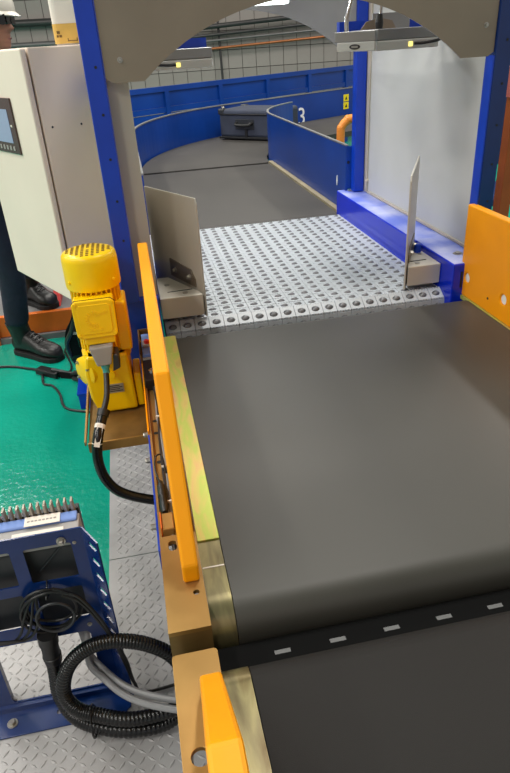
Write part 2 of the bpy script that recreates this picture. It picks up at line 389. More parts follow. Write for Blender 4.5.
MB().tube([(-0.036, 1.135, 0.652), (-0.036, 1.12, 0.651), (-0.0355, 1.119, 0.651), (-0.0345, 1.085, 0.65), (-0.034, 1.083, 0.65), (-0.033, 1.045, 0.65), (-0.033, 1.03, 0.65)], [0.005, 0.007, 0.009, 0.009, 0.0075, 0.009, 0.006], 12).build('plug', 'black_rubber', sn, smooth=True)
B('sensor_block', 'zinc_gold', sn, -0.042, -0.018, 0.972, 1.022, 0.633, 0.656, bevel=0.002)
B('sensor_face', 'orange', sn, -0.0448, -0.0424, 0.972, 1.022, 0.633, 0.660)
B('clamp', 'alu', sn, -0.032, -0.018, 1.03, 1.08, 0.633, 0.640)

# --- foreground conveyor
nc = thing('belt_conveyor', (0.57, 0.2, 0), 'nearest black belt conveyor with short yellow guard in the bottom right corner', 'conveyor')
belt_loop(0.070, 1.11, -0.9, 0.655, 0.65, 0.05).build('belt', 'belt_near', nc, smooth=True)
MB().prism(rrect(-0.048, 0.025, -0.6, 0.676, 0.006), 'xy', 0.643, 0.652, holes=[circ(-0.022, 0.507, 0.0135, 16)]).build('frame_top', 'zinc_gold', nc, bevel=0.002)
B('frame_side', 'zinc_gold', nc, -0.048, -0.043, -0.6, 0.672, 0.36, 0.643)
B('frame_end', 'zinc_brown', nc, -0.043, 0.025, 0.668, 0.673, 0.56, 0.643)
pts = [(0.50, 0.6475), (0.605, 0.6475)] + [(0.605 + 0.055 * math.sin(a), 0.5925 + 0.055 * math.cos(a)) for a in [PI / 2 * i / 8 for i in range(1, 9)]]
pts2 = [(y - (0.004 if i > 1 else 0), z - 0.004) for i, (y, z) in enumerate(pts)]
MB().prism(pts + pts2[::-1], 'yz', 0.0255, 0.0685).build('nose_plate', 'chromate_nose', nc, smooth=True)
B('cover_strip', 'chromate_nose', nc, 0.0255, 0.0685, -0.6, 0.498, 0.640, 0.651)
guard(nc, -0.009, 0.0245, [(0.608, 0.6525), (0.603, 0.69), (0.325, 0.972), (-0.6, 0.972), (-0.6, 0.6525)])
B('frame_side', 'zinc_gold', nc, 1.142, 1.15, -0.6, 0.672, 0.36, 0.652)
for x in (0.05, 1.06):
    for y in (0.0, 0.3): B('leg', 'blue', nc, x, x + 0.04, y, y + 0.06, 0.004, 0.549)
wl = MB().tube(smooth_path([(-0.046, 0.60, 0.36), (-0.085, 0.58, 0.33), (-0.10, 0.55, 0.27), (-0.075, 0.53, 0.22), (-0.04, 0.52, 0.22)]), 0.004, 8).build('hanging_wire', 'black_rubber', nc, smooth=True)

# --- modular transfer belt
tb = thing('transfer_belt', (0.55, 2.6, 0), 'white modular roller belt between the two metal paddles', 'conveyor')
NX, NY, PX, PY = 20, 24, 0.0517, 0.0502
X0, Y0 = 0.0385, 2.045
mm = MB(); mm.mi(0).prism([(-0.0250, -0.0215), (0.0250, -0.0215), (0.0250, 0.0215), (-0.0250, 0.0215)], 'xy', -0.012, 0.0, holes=[[(0.0155 * math.cos(2 * PI * k / 10), 0.0118 * math.sin(2 * PI * k / 10)) for k in range(10)]])
for k in range(5):
    x = -0.0205 + k * 0.0102; mm.box(x - 0.0032, x + 0.0032, 0.0216, 0.0283, -0.010, -0.001)
mm.mi(1).box(-0.0255, 0.0255, -0.0215, 0.0285, -0.016, -0.0125)
msrc = mm.build('module', ['module_white', 'dark'], tb)
rr_ = MB(); Tm = Matrix.Rotation(math.radians(28), 4, 'Z')
rr_.lathe([(0.006, -0.0125), (0.0098, -0.008), (0.0105, 0), (0.0098, 0.008), (0.006, 0.0125)], (0, 0, -0.0045), (math.cos(0.5), math.sin(0.5), 0), 10)
rsrc = rr_.build('roller', 'roller_grey', msrc, smooth=True)
first = True; far = MB()
ZB = 0.650
rows = []
for j in range(NY):
    rows.append((Y0 + (j + 0.5) * PY, ZB, 0.0))
nr = 0.055
for a in (0.55, 1.45):   # rows that dip round the near nose
    rows.insert(0, (Y0 - nr * math.sin(a) + 0.004, ZB - nr + nr * math.cos(a), a))
rows = rows[::-1]; rows.sort(key=lambda r: r[0])
done = 0
for j, (y, z, a) in enumerate(rows):
    for i in range(NX):
        x = X0 + (i + 0.5) * PX
        if done < 300:
            if first:
                msrc.location = Vector((x, y, z)) - OFF[tb.name] + Vector((0, 0, 0)); first = False; o = msrc
                # source meshes were shifted by the parent offset: undo it once
                for v in msrc.data.vertices: v.co += OFF[tb.name]
                for v in rsrc.data.vertices: v.co += OFF[tb.name]
                o.rotation_euler = (a, 0, 0)
            else:
                o = inst('module', msrc, tb, (x, y, z), (a, 0, 0))
                r = bpy.data.objects.new('roller', rsrc.data); COL.objects.link(r); r.parent = o
            done += 1
        else:
            far.mi(0).prism([(x - 0.0250, y - 0.0215), (x + 0.0250, y - 0.0215), (x + 0.0250, y + 0.0215), (x - 0.0250, y + 0.0215)], 'xy', ZB - 0.012, ZB, holes=[[(x + 0.0155 * math.cos(2 * PI * k / 10), y + 0.0118 * math.sin(2 * PI * k / 10)) for k in range(10)]])
            for k in range(5):
                xx = x - 0.0205 + k * 0.0102; far.box(xx - 0.0032, xx + 0.0032, y + 0.0216, y + 0.0283, ZB - 0.010, ZB - 0.001)
            far.mi(1).box(x - 0.0255, x + 0.0255, y - 0.0215, y + 0.0285, ZB - 0.016, ZB - 0.0125)
            far.mi(2).lathe([(0.006, -0.0125), (0.0098, -0.008), (0.0105, 0), (0.0098, 0.008), (0.006, 0.0125)], (x, y, ZB - 0.0045), (math.cos(0.5), math.sin(0.5), 0), 10)
tag(far.build('module_field', ['module_white', 'dark', 'roller_grey'], tb), kind='stuff')
MB().prism([(2.03, 0.50), (3.245, 0.50), (3.245, 0.632), (2.055, 0.632), (2.015, 0.60), (2.012, 0.55)], 'yz', 0.040, 1.068).build('carry_bed', 'dark', tb)
for x in (0.1, 0.97):
    for y in (2.2, 3.0): B('leg', 'blue', tb, x, x + 0.05, y, y + 0.05, 0.0, 0.5)

# --- far straight conveyor and curve
fc = thing('belt_conveyor', (0.57, 4.15, 0), 'short dark straight belt conveyor just behind the white modular belt', 'conveyor')
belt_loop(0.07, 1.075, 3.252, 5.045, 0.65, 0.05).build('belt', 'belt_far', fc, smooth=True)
B('cover_strip', 'zinc_pale', fc, 1.076, 1.108, 3.30, 5.04, 0.64, 0.664)
for x in (0.12, 1.0):
    for y in (3.5, 4.8): B('leg', 'blue', fc, x, x + 0.06, y, y + 0.06, 0.0, 0.55)
CX, CY = 2.30, 5.06
def arc(r, a0, a1, n): return [(CX - r * math.cos(math.radians(a0 + (a1 - a0) * i / n)), CY + r * math.sin(math.radians(a0 + (a1 - a0) * i / n))) for i in range(n + 1)]
DIR = (math.sin(math.radians(60)), math.cos(math.radians(60)))
cc = thing('curved_conveyor', (0.8, 6.0, 0), 'dark curved belt conveyor turning right under the suitcase', 'conveyor')
out_, in_ = arc(2.225, 0, 60, 20), arc(1.205, 0, 60, 20)
MB().prism(out_ + in_[::-1], 'xy', 0.60, 0.65).build('belt', 'belt_far', cc)
e0, e1 = out_[-1], in_[-1]
MB().prism([(e0[0] + .01 * DIR[0], e0[1] + .01 * DIR[1]), (e0[0] + 4 * DIR[0], e0[1] + 4 * DIR[1]), (e1[0] + 4 * DIR[0], e1[1] + 4 * DIR[1]), (e1[0] + .01 * DIR[0], e1[1] + .01 * DIR[1])], 'xy', 0.60, 0.65).build('belt', 'belt_far', cc)
for (lx, ly) in ((0.35, 5.4), (1.0, 5.6), (0.9, 6.5), (1.5, 6.2), (2.6, 7.3)): B('leg', 'blue', cc, lx, lx + .07, ly, ly + .07, 0, 0.6)
def offset_wall(path, t):
    L = []; R_ = []
    for i, p in enumerate(path):
        a = path[max(i - 1, 0)]; b = path[min(i + 1, len(path) - 1)]
        d = Vector((b[0] - a[0], b[1] - a[1])).normalized(); n = Vector((-d.y, d.x)) * t / 2
        L.append((p[0] + n.x, p[1] + n.y)); R_.append((p[0] - n.x, p[1] - n.y))
    return L + R_[::-1]
ow = thing('guide_wall', (0.05, 5.0, 0.0), 'long blue outer guide wall curving behind the suitcase', 'guide wall')
po = [(0.05, 3.32), (0.05, 5.06)] + arc(2.25, 3, 60, 24)
ee = po[-1]; po.append((ee[0] + 4 * DIR[0], ee[1] + 4 * DIR[1]))
MB().prism(offset_wall(po, 0.012), 'xy', 0.48, 0.935).build('wall_sheet', 'blue_wall', ow)
MB().prism(offset_wall(po, 0.02), 'xy', 0.9352, 0.945).build('top_edge', 'steel_grey', ow)
for k in (2, 10, 18, 26): 
    px, py = po[k] if k < 26 else (ee[0] + 2.2 * DIR[0], ee[1] + 2.2 * DIR[1])
    a = Vector((px - CX, py - CY)).normalized() if k < 26 else Vector((-DIR[1], DIR[0]))
    MB().box(px + a.x * .05 - .03, px + a.x * .05 + .03, py + a.y * .05 - .03, py + a.y * .05 + .03, 0.0, 0.9).build('post', 'blue_wall', ow)
# number 3 on the outer wall
def text_mesh(name, body, size, m, parent, loc, rot, extrude=0.002):
    cu = bpy.data.curves.new(name, 'FONT'); cu.body = body; cu.size = size; cu.extrude = extrude; cu.align_x = 'CENTER'; cu.align_y = 'CENTER'; cu.resolution_u = 4
    t = bpy.data.objects.new('tmp', cu); COL.objects.link(t)
    dg = bpy.context.evaluated_depsgraph_get(); me = bpy.data.meshes.new_from_object(t.evaluated_get(dg))
    bpy.data.objects.remove(t); me.materials.clear(); me.materials.append(M[m])
    o = bpy.data.objects.new(name, me); COL.objects.link(o); o.parent = parent
    o.location = Vector(loc) - OFF[parent.name]; o.rotation_euler = rot; OFF[o.name] = OFF[parent.name]
    return o
def onwall(d, side=0.008): return (ee[0] + d * DIR[0] + side * DIR[1], ee[1] + d * DIR[1] - side * DIR[0])
wx, wy = onwall(0.96)
n3 = text_mesh('number', '3', 0.26, 'white_paint', ow, (wx, wy, 0.70), (PI / 2, 0, math.radians(30))); n3['label'] = 'white painted figure 3'
for k, z in enumerate((0.835, 0.75)):
    wx, wy = onwall(1.72)
    st = MB(); T = Matrix.Translation((wx, wy, z)) @ Matrix.Rotation(math.radians(30), 4, 'Z')
    st.mi(0).box(-0.045, 0.045, -0.002, 0.002, -0.038, 0.038, T=T)
    st.mi(1).prism([(-0.02, -0.018), (0.02, -0.018), (0.0, 0.02)], 'xz', -0.0035, -0.0021, T=T)
    st.build('warning_sticker', ['sticker_yellow', 'dark'], ow)['label'] = 'yellow warning sticker'
iw = thing('guide_wall', (1.115, 4.2, 0.0), 'straight blue inner guide wall with curled far end right of the dark belt', 'guide wall')
pi_ = [(1.116, 3.262), (1.116, 5.0)] + [p for p in arc(1.184, 0, 48, 16)]
MB().prism(offset_wall(pi_, 0.012), 'xy', 0.46, 0.995).build('wall_sheet', 'blue_wall', iw)
MB().prism(offset_wall(pi_, 0.016), 'xy', 0.9952, 1.002).build('top_edge', 'steel_grey', iw)
B('end_flange', 'blue_wall', iw, 1.112, 1.146, 3.256, 3.2615, 0.78, 0.995)
MB().lathe([(0.008, 0), (0.008, 0.001)], (1.122, 3.256, 0.915), (0, -1, 0), 10).build('hole', 'dark', iw)
MB().prism([(3.40 + 0.010 * math.cos(2 * PI * k / 12), 0.80 + 0.028 * math.sin(2 * PI * k / 12)) for k in range(12)], 'yz', 1.1075, 1.1095).build('oval_label', 'white_paint', iw)
for y in (3.5, 4.8): B('post', 'blue_wall', iw, 1.124, 1.17, y, y + 0.05, 0.0, 0.94)

# ================================================================== SCANNER GATE
sg = thing('scanner_gate', (0.55, 2.6, 0), 'blue framed scanner gate with steel arches over the white belt', 'scanner gate')
for x0, x1 in ((-0.086, -0.034), (1.136, 1.19)):
    for y in (1.952, 3.20):
        p = B('post', 'navy' if (y < 2 and x0 > 0) else 'blue', sg, x0, x1, y, y + 0.05, 0.772, 1.95, bevel=0.003)  # right front post in navy: shade of its front put into the colour
        if y < 2:
            for z in (0.98, 1.1, 1.22, 1.34, 1.46): MB().lathe([(0.004, 0), (0.004, 0.001)], ((x0 + x1) / 2 + 0.006, y, z), (0, -1, 0), 8).build('rivet_hole', 'dark', p)
    if x0 > 0: B('post_lit_strip', 'blue', sg, x0 - 0.004, x0 - 0.0003, 1.954, 2.0015, 0.772, 1.42)  # bright blue strip added to paint the lit inner face of the post
    B('top_beam', 'blue', sg, x0, x1, 2.003, 3.199, 1.90, 1.95)
for y in (1.955, 3.203): B('top_beam', 'blue', sg, -0.033, 1.135, y, y + 0.045, 1.90, 1.95)
br = B('base_rail', 'blue_rail', sg, 1.0705, 1.215, 1.952, 3.29, 0.50, 0.768, bevel=0.004)
B('rail_top', 'blue_dusty', br, 1.074, 1.2125, 1.956, 3.287, 0.7682, 0.7700)
B('base_rail', 'blue', sg, -0.105, 0.030, 1.985, 3.29, 0.50, 0.770, bevel=0.006)
B('slot', 'dark', br, 1.10, 1.108, 1.9505, 1.9515, 0.68, 0.74)
for y in (3.25, 2.06): bolt(br, (1.14, y, 0.770), (0, 0, 1), 0.012, 0.006)
for x0, x1 in ((1.08, 1.205), (-0.095, 0.02)):
    for y in ((2.0, 3.2) if x0 > 0 else (2.5, 3.2)):
        lg = B('leg', 'blue', sg, x0, x1, y, y + 0.06, 0.012, 0.50); B('foot_plate', 'blue', lg, x0 - 0.03, x1 + 0.03, y - 0.03, y + 0.09, 0.0005 if x0 < 0 and False else 0.0045, 0.0118)
wp = B('side_panel', 'white_panel', sg, 1.2, 1.206, 2.003, 3.245, 0.7725, 1.88)
B('panel_trim', 'beige_panel', wp, 1.1915, 1.1995, 3.165, 3.199, 0.7725, 1.88, bevel=0.002)
B('panel_trim', 'beige_panel', wp, 1.192, 1.1995, 2.01, 3.16, 0.7725, 0.782)
for z in (0.83, 1.5): MB().lathe([(0.012, 0), (0.012, 0.004), (0.006, 0.009)], (1.196, 3.165, z), (0, -1, 0), 10).build('screw', 'beige_panel', wp)
lp = MB(); lp.box(-0.033, 0.029, 2.01, 2.014, 0.7725, 1.88); lp.box(0.025, 0.029, 2.0145, 3.19, 0.7725, 1.88)
lp.build('side_panel', 'beige_panel', sg)
def arch(y, zb, apex, R, m, t=0.006, ztop=1.93):
    cx = 0.551; x0, x1 = -0.032, 1.134
    hw = math.sqrt(max(0, R * R - (R - (apex - zb)) ** 2))
    pts = [(x0, ztop), (x0, zb + 0.012), (x0 + 0.018, zb)]
    for i in range(25):
        x = cx - hw + 2 * hw * i / 24; pts.append((x, apex - R + math.sqrt(R * R - (x - cx) ** 2)))
    pts += [(x1 - 0.018, zb), (x1, zb + 0.012), (x1, ztop)]
    a = MB().prism(pts, 'xz', y, y + t).build('arch_plate', m, sg)
    return a
fa = arch(1.962, 1.418, 1.60, 0.715, 'steel_arch')
for x, z in ((0.014, 1.474), (1.10, 1.502)): bolt(fa, (x, 1.962, z), (0, -1, 0), 0.005, 0.006)
arch(3.21, 1.43, 1.625, 0.79, 'steel_grey')
lb = thing('light_bar', (0.55, 2.9, 1.62), 'glowing white lamp bar under the gate top behind the front arch', 'lamp')
B('housing', 'grey_plastic', lb, 0.11, 0.71, 2.76, 2.84, 1.640, 1.68, bevel=0.003)
B('diffuser', 'lamp_glow', lb, 0.12, 0.70, 2.765, 2.835, 1.620, 1.6395, bevel=0.003)
for x in (0.2, 0.6): MB().tube([(x, 2.80, 1.68), (x, 2.80, 1.90)], 0.008, 8).build('hanger', 'alu', lb)
MB().box(0.15, 0.95, 2.78, 2.82, 1.90, 1.92).build('mount_rail', 'alu', lb)
for x in (-0.033, 0.95): pass

# scanner heads
def scanner(name, label, P, ang, L, mirrored, arm):
    t = thing(name, P, label, 'scanner', 'scanner heads in the gate')
    T = Matrix.Translation(P) @ Matrix.Rotation(ang, 4, 'Z')
    s = -1 if mirrored else 1
    def bx(n, m, a, b, c, d, e, f, **k): return MB().box(min(a * s, b * s), max(a * s, b * s), c, d, e, f, T=T).build(n, m, t, **k)
    bx('lower_housing', 'white_panel', 0, L, 0, 0.20, 0, 0.030, bevel=0.004)
    up = bx('upper_housing', 'steel_grey', 0, L, 0.002, 0.20, 0.0305, 0.064, bevel=0.003)
    led = MB().box(*sorted((L * 0.50 * s, L * 0.56 * s)), -0.003, -0.0005, 0.008, 0.022, T=T).build('status_light', 'led_yellow', t)
    MB().tube(smooth_path([T @ Vector((L * .57 * s, -0.008, 0.016)), T @ Vector((L * .7 * s, -0.02, 0.016)), T @ Vector((L * .9 * s, -0.03, 0.022)), T @ Vector((L * 1.08 * s, -0.02, 0.035))]), 0.005, 8).build('cable', 'black_rubber', t, smooth=True)
    return t, T
t, T = scanner('barcode_scanner', 'white and steel scanner head with oval badge hanging right inside the gate', (0.86, 2.22, 1.446), math.radians(8), 0.235, False, None)
# the badge side plate is the rotated end of the head
T2 = T @ Matrix.Rotation(math.radians(118), 4, 'Z')
MB().box(0.002, 0.155, 0.0, 0.012, 0.002, 0.030, T=T @ Matrix.Translation((-0.002, 0, 0)) @ Matrix.Rotation(math.radians(118), 4, 'Z')).build('end_cover', 'white_panel', t, bevel=0.002)
MB().box(0.002, 0.165, 0.0, 0.010, 0.0305, 0.062, T=T @ Matrix.Translation((-0.002, 0, 0)) @ Matrix.Rotation(math.radians(118), 4, 'Z')).build('end_cover', 'steel_grey', t, bevel=0.002)
TT = T @ Matrix.Translation((-0.002, 0, 0)) @ Matrix.Rotation(math.radians(118), 4, 'Z')
bd = MB(); bd.mi(0).prism([(0.080 + 0.022 * math.cos(2 * PI * k / 16), 0.016 + 0.008 * math.sin(2 * PI * k / 16)) for k in range(16)], 'xz', 0.0122, 0.0135, T=TT)
bd.mi(1).box(0.067, 0.093, 0.0136, 0.0142, 0.013, 0.019, T=TT)
bd.build('badge', ['dark_plastic', 'print_grey'], t)
B('support_arm', 'blue', t, 0.80, 1.199, 2.44, 2.47, 1.50, 1.54)
B('bracket', 'steel_grey', t, 0.92, 1.06, 2.43, 2.4395, 1.511, 1.56)
MB().tube(smooth_path([(0.80, 2.36, 1.50), (0.80, 2.36, 1.545), (0.815, 2.36, 1.60), (0.83, 2.36, 1.65), (0.83, 2.36, 1.90)]), 0.008, 10).build('bent_rod', 'chrome', t, smooth=True)
MB().tube(smooth_path([(0.91, 2.34, 1.505), (0.915, 2.34, 1.57), (0.93, 2.34, 1.66), (0.94, 2.34, 1.90)]), 0.006, 10).build('cable_rod', 'chrome', t, smooth=True)
MB().lathe([(0.012, 0), (0.014, 0.02), (0.010, 0.045)], (0.91, 2.34, 1.511), (0, 0, 1), 12).build('cable_gland', 'black_rubber', t)
pl = MB(); pl.prism([(0.86, 1.511), (0.99, 1.511), (0.975, 1.535), (0.93, 1.545), (0.88, 1.535)], 'xz', 2.385, 2.39); pl.build('bracket_plate', 'steel_arch', t)
t, T = scanner('barcode_scanner', 'pale scanner head with yellow status light hanging left inside the gate', (0.345, 2.50, 1.424), math.radians(-2), 0.235, True, None)
B('support_arm', 'blue', t, 0.03, 0.34, 2.60, 2.63, 1.489, 1.52)

# ================================================================== PADDLES
def paddle(name, label, near, far_, box, side, ztf=1.058):
    t = thing(name, (near[0], near[1], 0.66), label, 'paddle', 'diverter paddles')
    d = Vector((far_[0] - near[0], far_[1] - near[1])); L = d.length; ang = math.atan2(d.y, d.x)
    T = Matrix.Translation((near[0], near[1], 0)) @ Matrix.Rotation(ang, 4, 'Z')
    MB().prism([(0, 0.662), (L, 0.662), (L, ztf), (0.006, 1.068), (0, 1.05)], 'xz', -0.003, 0.003, T=T).build('paddle_plate', 'paddle', t, bevel=0.001)
    xa, xb, yf, yb, z0, z1 = box
    if side < 0:   # left: plate runs from near right to far left
        body = [(xa, yf), (xb, yf), (xb - 0.008, yf + 0.03), (xa + 0.045, yb), (xa, yb)]
    else:
        body = [(xa, yf), (xb, yf), (xb, yb), (xb - 0.045, yb), (xa + 0.012, yf + 0.03)]
    hb = MB().prism(body, 'xy', z0, z1).build('hinge_box', 'paddle', t, bevel=0.003)
    s = 1 if side < 0 else -1
    MB().prism([(0.05, z1 + 0.001), (0.23, z1 + 0.001), (0.23, z1 + 0.065), (0.075, z1 + 0.058), (0.05, z1 + 0.03)], 'xz', *( (0.0035, 0.008) if side < 0 else (-0.008, -0.0035)), T=T).build('clamp_plate', 'steel', t)
    for u in (0.085, 0.19):
        p = T @ Vector((u, 0.008 * s, z1 + 0.03)); ax = (T.to_3x3() @ Vector((0, s, 0)))
        bolt(t, p, ax, 0.007, 0.010)
    xm = (xa + xb) / 2
    for dx, dy in ((-0.035 * side, 0.03), (0.02 * side, 0.13)): MB().lathe([(0.009, 0), (0.009, 0.003)], (xm + dx + 0.02 * side, yf + dy, z1), (0, 0, 1), 12).build('screw', 'bolt', t)
    MB().tube([(xa + 0.03, yf + 0.055, z1 + 0.001), (xb - 0.03, yf + 0.06, z1 + 0.001)], 0.0015, 6).build('seam', 'dark', t)
    return t
paddle('diverter_paddle', 'left steel diverter paddle standing at the yellow rail, broad face in view', (0.190, 2.035), (0.040, 2.38), (0.033, 0.180, 2.005, 2.225, 0.680, 0.756), -1)
t = paddle('diverter_paddle', 'right steel diverter paddle seen nearly edge-on beside the blue base rail', (0.930, 2.045), (1.066, 2.285), (0.940, 1.0685, 2.045, 2.24, 0.672, 0.746), 1, 1.09)
MB().lathe([(0.014, 0), (0.014, 0.03), (0.011, 0.034)], (1.045, 2.20, 0.746), (0, 0, 1), 14).build('pivot_cap', 'blue', t)

# ================================================================== GEAR MOTOR
gm = thing('gear_motor', (-0.155, 1.80, 0.50), 'bright yellow upright gear motor on a brown bracket left of the conveyor', 'motor')
mx, my = -0.154, 1.80
MB().lathe([(0.070, 0.904), (0.078, 0.905), (0.079, 0.912), (0.0785, 0.985), (0.0765, 0.997), (0.072, 1.003), (0.063, 1.0065), (0.02, 1.009), (0.001, 1.0095)], (mx, my, 0), (0, 0, 1), 40).build('fan_cover', 'motor_yellow', gm, smooth=True)
gr = MB()
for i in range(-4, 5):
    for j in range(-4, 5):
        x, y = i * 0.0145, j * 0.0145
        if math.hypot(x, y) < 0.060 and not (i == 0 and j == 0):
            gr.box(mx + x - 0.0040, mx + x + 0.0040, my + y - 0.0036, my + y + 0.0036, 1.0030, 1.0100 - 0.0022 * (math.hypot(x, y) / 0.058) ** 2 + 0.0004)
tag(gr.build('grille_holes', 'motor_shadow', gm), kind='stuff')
for a in (0.5, 2.6, 3.8, 5.6): MB().lathe([(0.005, 0), (0.004, 0.004)], (mx + 0.0785 * math.cos(a), my + 0.0785 * math.sin(a), 0.93), (math.cos(a), math.sin(a), 0), 8).build('screw', 'motor_yellow', gm)
MB().lathe([(0.058, 0.70), (0.058, 0.9035)], (mx, my, 0), (0, 0, 1), 32).build('stator', 'motor_yellow', gm, smooth=True)
fn = MB()
for k in range(30):
    a = 2 * PI * k / 30; T = Matrix.Translation((mx, my, 0)) @ Matrix.Rotation(a, 4, 'Z')
    fn.box(0.056, 0.072, -0.0022, 0.0022, 0.715, 0.903, T=T)
tag(fn.build('cooling_fins', 'motor_yellow', gm), kind='stuff')
MB().lathe([(0.062, 0.672), (0.074, 0.676), (0.074, 0.70)], (mx, my, 0), (0, 0, 1), 32).build('end_shield', 'motor_yellow', gm, smooth=True)
MB().box(mx + 0.045, mx + 0.082, my - 0.055, my + 0.05, 0.705, 0.86).build('side_rib_block', 'motor_yellow', gm, bevel=0.006)
# terminal box on the near side, slightly tilted back
Tt = Matrix.Translation((-0.158, 1.685, 0.847)) @ Matrix.Rotation(math.radians(-4), 4, 'X')
tbx = MB().box(-0.056, 0.056, 0.0, 0.055, -0.058, 0.050, T=Tt).build('terminal_box', 'motor_yellow', gm, bevel=0.006)
cvp = [(-0.050, -0.060), (0.050, -0.060), (0.058, -0.050), (0.060, 0.042), (0.050, 0.052), (-0.050, 0.052), (-0.060, 0.042), (-0.058, -0.050)]
MB().prism([(x * 0.98, z * 0.98) for x, z in cvp], 'xz', -0.014, -0.003, T=Tt).build('cover', 'motor_yellow', tbx, bevel=0.003)
MB().prism(cvp, 'xz', -0.0028, -0.0003, T=Tt).build('gap_shade_band', 'motor_shadow', tbx)  # shade of the gap behind the cover, painted as a dark band
MB().prism([(x * 0.76, z * 0.76) for x, z in cvp], 'xz', -0.0165, -0.0141, T=Tt).build('cover_face', 'motor_yellow', tbx, bevel=0.002)
for sx in (-0.050, 0.050):
    for sz in (-0.048, 0.042): MB().lathe([(0.005, 0), (0.005, 0.003)], Tt @ Vector((sx, -0.014, sz)), Tt.to_3x3() @ Vector((0, -1, 0)), 10).build('screw', 'motor_yellow', tbx)
em = MB()
for k in range(11):
    a = math.radians(70 + k * 22)
    c = (0.012 * 1 - 0.016 + 0.019 * math.cos(a), -0.002 + 0.019 * math.sin(a))
    Te = Tt @ Matrix.Translation((c[0], -0.017, c[1])) @ Matrix.Rotation(-a, 4, 'Y'); em.box(-0.005, 0.005, -0.0015, 0.001, -0.0015, 0.0015, T=Te)
for k in range(5): em.box(0.0 + k * 0.0075, 0.005 + k * 0.0075, -0.0182, -0.0166, 0.006 + k * 0.002, 0.0125 + k * 0.002, T=Tt)
for k in range(3): em.box(-0.020 + k * 0.014, -0.012 + k * 0.014, -0.0182, -0.0166, -0.036, -0.030, T=Tt)
tag(em.build('raised_emblem', 'motor_yellow', tbx), kind='stuff')
tag(MB().box(-0.040, 0.046, -0.004, 0.03, -0.082, -0.0585, T=Tt).build('cable_entry', 'motor_yellow', tbx, bevel=0.004))
# gear housing
MB().prism([(-0.215, 0.70), (-0.092, 0.70), (-0.088, 0.66), (-0.085, 0.505), (-0.205, 0.505), (-0.222, 0.56), (-0.226, 0.64)], 'xz', 1.735, 1.87).build('gear_housing', 'motor_yellow', gm, bevel=0.008)
MB().lathe([(0.048, 0), (0.048, 0.026), (0.040, 0.032), (0.012, 0.034)], (-0.206, 1.782, 0.640), (-0.8, -0.6, 0), 24).build('output_flange', 'motor_yellow', gm, smooth=True)
for a in (0.6, 2.2, 3.8, 5.2):
    p = Vector((-0.2316, 1.7628, 0.64)) + Vector((0.6 * 0.036 * math.cos(a), -0.8 * 0.036 * math.cos(a), 0.036 * math.sin(a)))
    bolt(gm, p, (-0.8, -0.6, 0), 0.004, 0.006)
MB().lathe([(0.012, 0), (0.012, 0.006)], (-0.147, 1.735, 0.635), (0, -1, 0), 6).build('oil_plug', 'motor_yellow', gm)
np_ = MB(); np_.mi(0).box(-0.165, -0.118, 1.7325, 1.7345, 0.572, 0.602)
np_.mi(1)
for k in range(4): np_.box(-0.161, -0.122 - 0.008 * (k % 2), 1.7318, 1.7324, 0.577 + k * 0.006, 0.5795 + k * 0.006)
np_.build('name_plate', ['alu', 'dark'], gm)
B('side_foot', 'motor_yellow', gm, -0.084, -0.062, 1.75, 1.86, 0.505, 0.62, bevel=0.005)
# grey plug housing + gland
MB().prism([(-0.190, 0.762), (-0.122, 0.766), (-0.135, 0.706), (-0.176, 0.704)], 'xz', 1.655, 1.70).build('plug_housing', 'grey_plastic', gm, bevel=0.004)
MB().prism([(-0.126, 0.735), (-0.112, 0.73), (-0.112, 0.69), (-0.135, 0.68)], 'xz', 1.66, 1.72).build('plug_latch', 'dark_plastic', gm, bevel=0.003)
MB().lathe([(0.013, 0), (0.013, 0.012), (0.010, 0.016), (0.010, 0.03)], (-0.155, 1.675, 0.704), (0, -0.25, -1), 12).build('cable_gland', 'cyan_plastic', gm, smooth=True)
mcab = thing('motor_conduit', (-0.16, 1.6, 0.3), 'thick black motor cable with white label curving down from the yellow motor', 'cable')
pth = smooth_path([(-0.156, 1.665, 0.676), (-0.158, 1.645, 0.655), (-0.163, 1.615, 0.625), (-0.178, 1.585, 0.592), (-0.200, 1.535, 0.545), (-0.211, 1.52, 0.490), (-0.207, 1.52, 0.425), (-0.184, 1.52, 0.370), (-0.145, 1.52, 0.335), (-0.085, 1.52, 0.305), (-0.052, 1.52, 0.295)], 6)
MB().tube(pth[:20], 0.0085, 10).build('inner_cable', 'black_rubber', mcab, smooth=True)
MB().tube(pth[18:], 0.0150, 12).build('sleeve', 'black_gloss', mcab, smooth=True)
MB().tube(pth[17:20], 0.0175, 12).build('collar', 'black_rubber', mcab, smooth=True)
a, b = pth[21], pth[26]
MB().tube([pth[21], pth[22]], 0.0156, 12).build('cable_tie', 'paper', mcab); MB().tube([pth[26] * .8 + pth[25] * .2, pth[26]], 0.0158, 12).build('cable_tie', 'paper', mcab)
dv = (b - a).normalized(); mid = (a + b) / 2 + Vector((0.0, -0.0155, 0.004))
zz = dv; yy = Vector((0, -1, 0.1)); yy = (yy - zz * yy.dot(zz)).normalized(); xx = yy.cross(zz)
TL = Matrix((xx, yy, zz)).transposed().to_4x4(); TL.translation = mid
MB().box(-0.008, 0.008, -0.001, 0.001, -0.032, 0.032, T=TL).build('label_tag', 'paper', mcab)

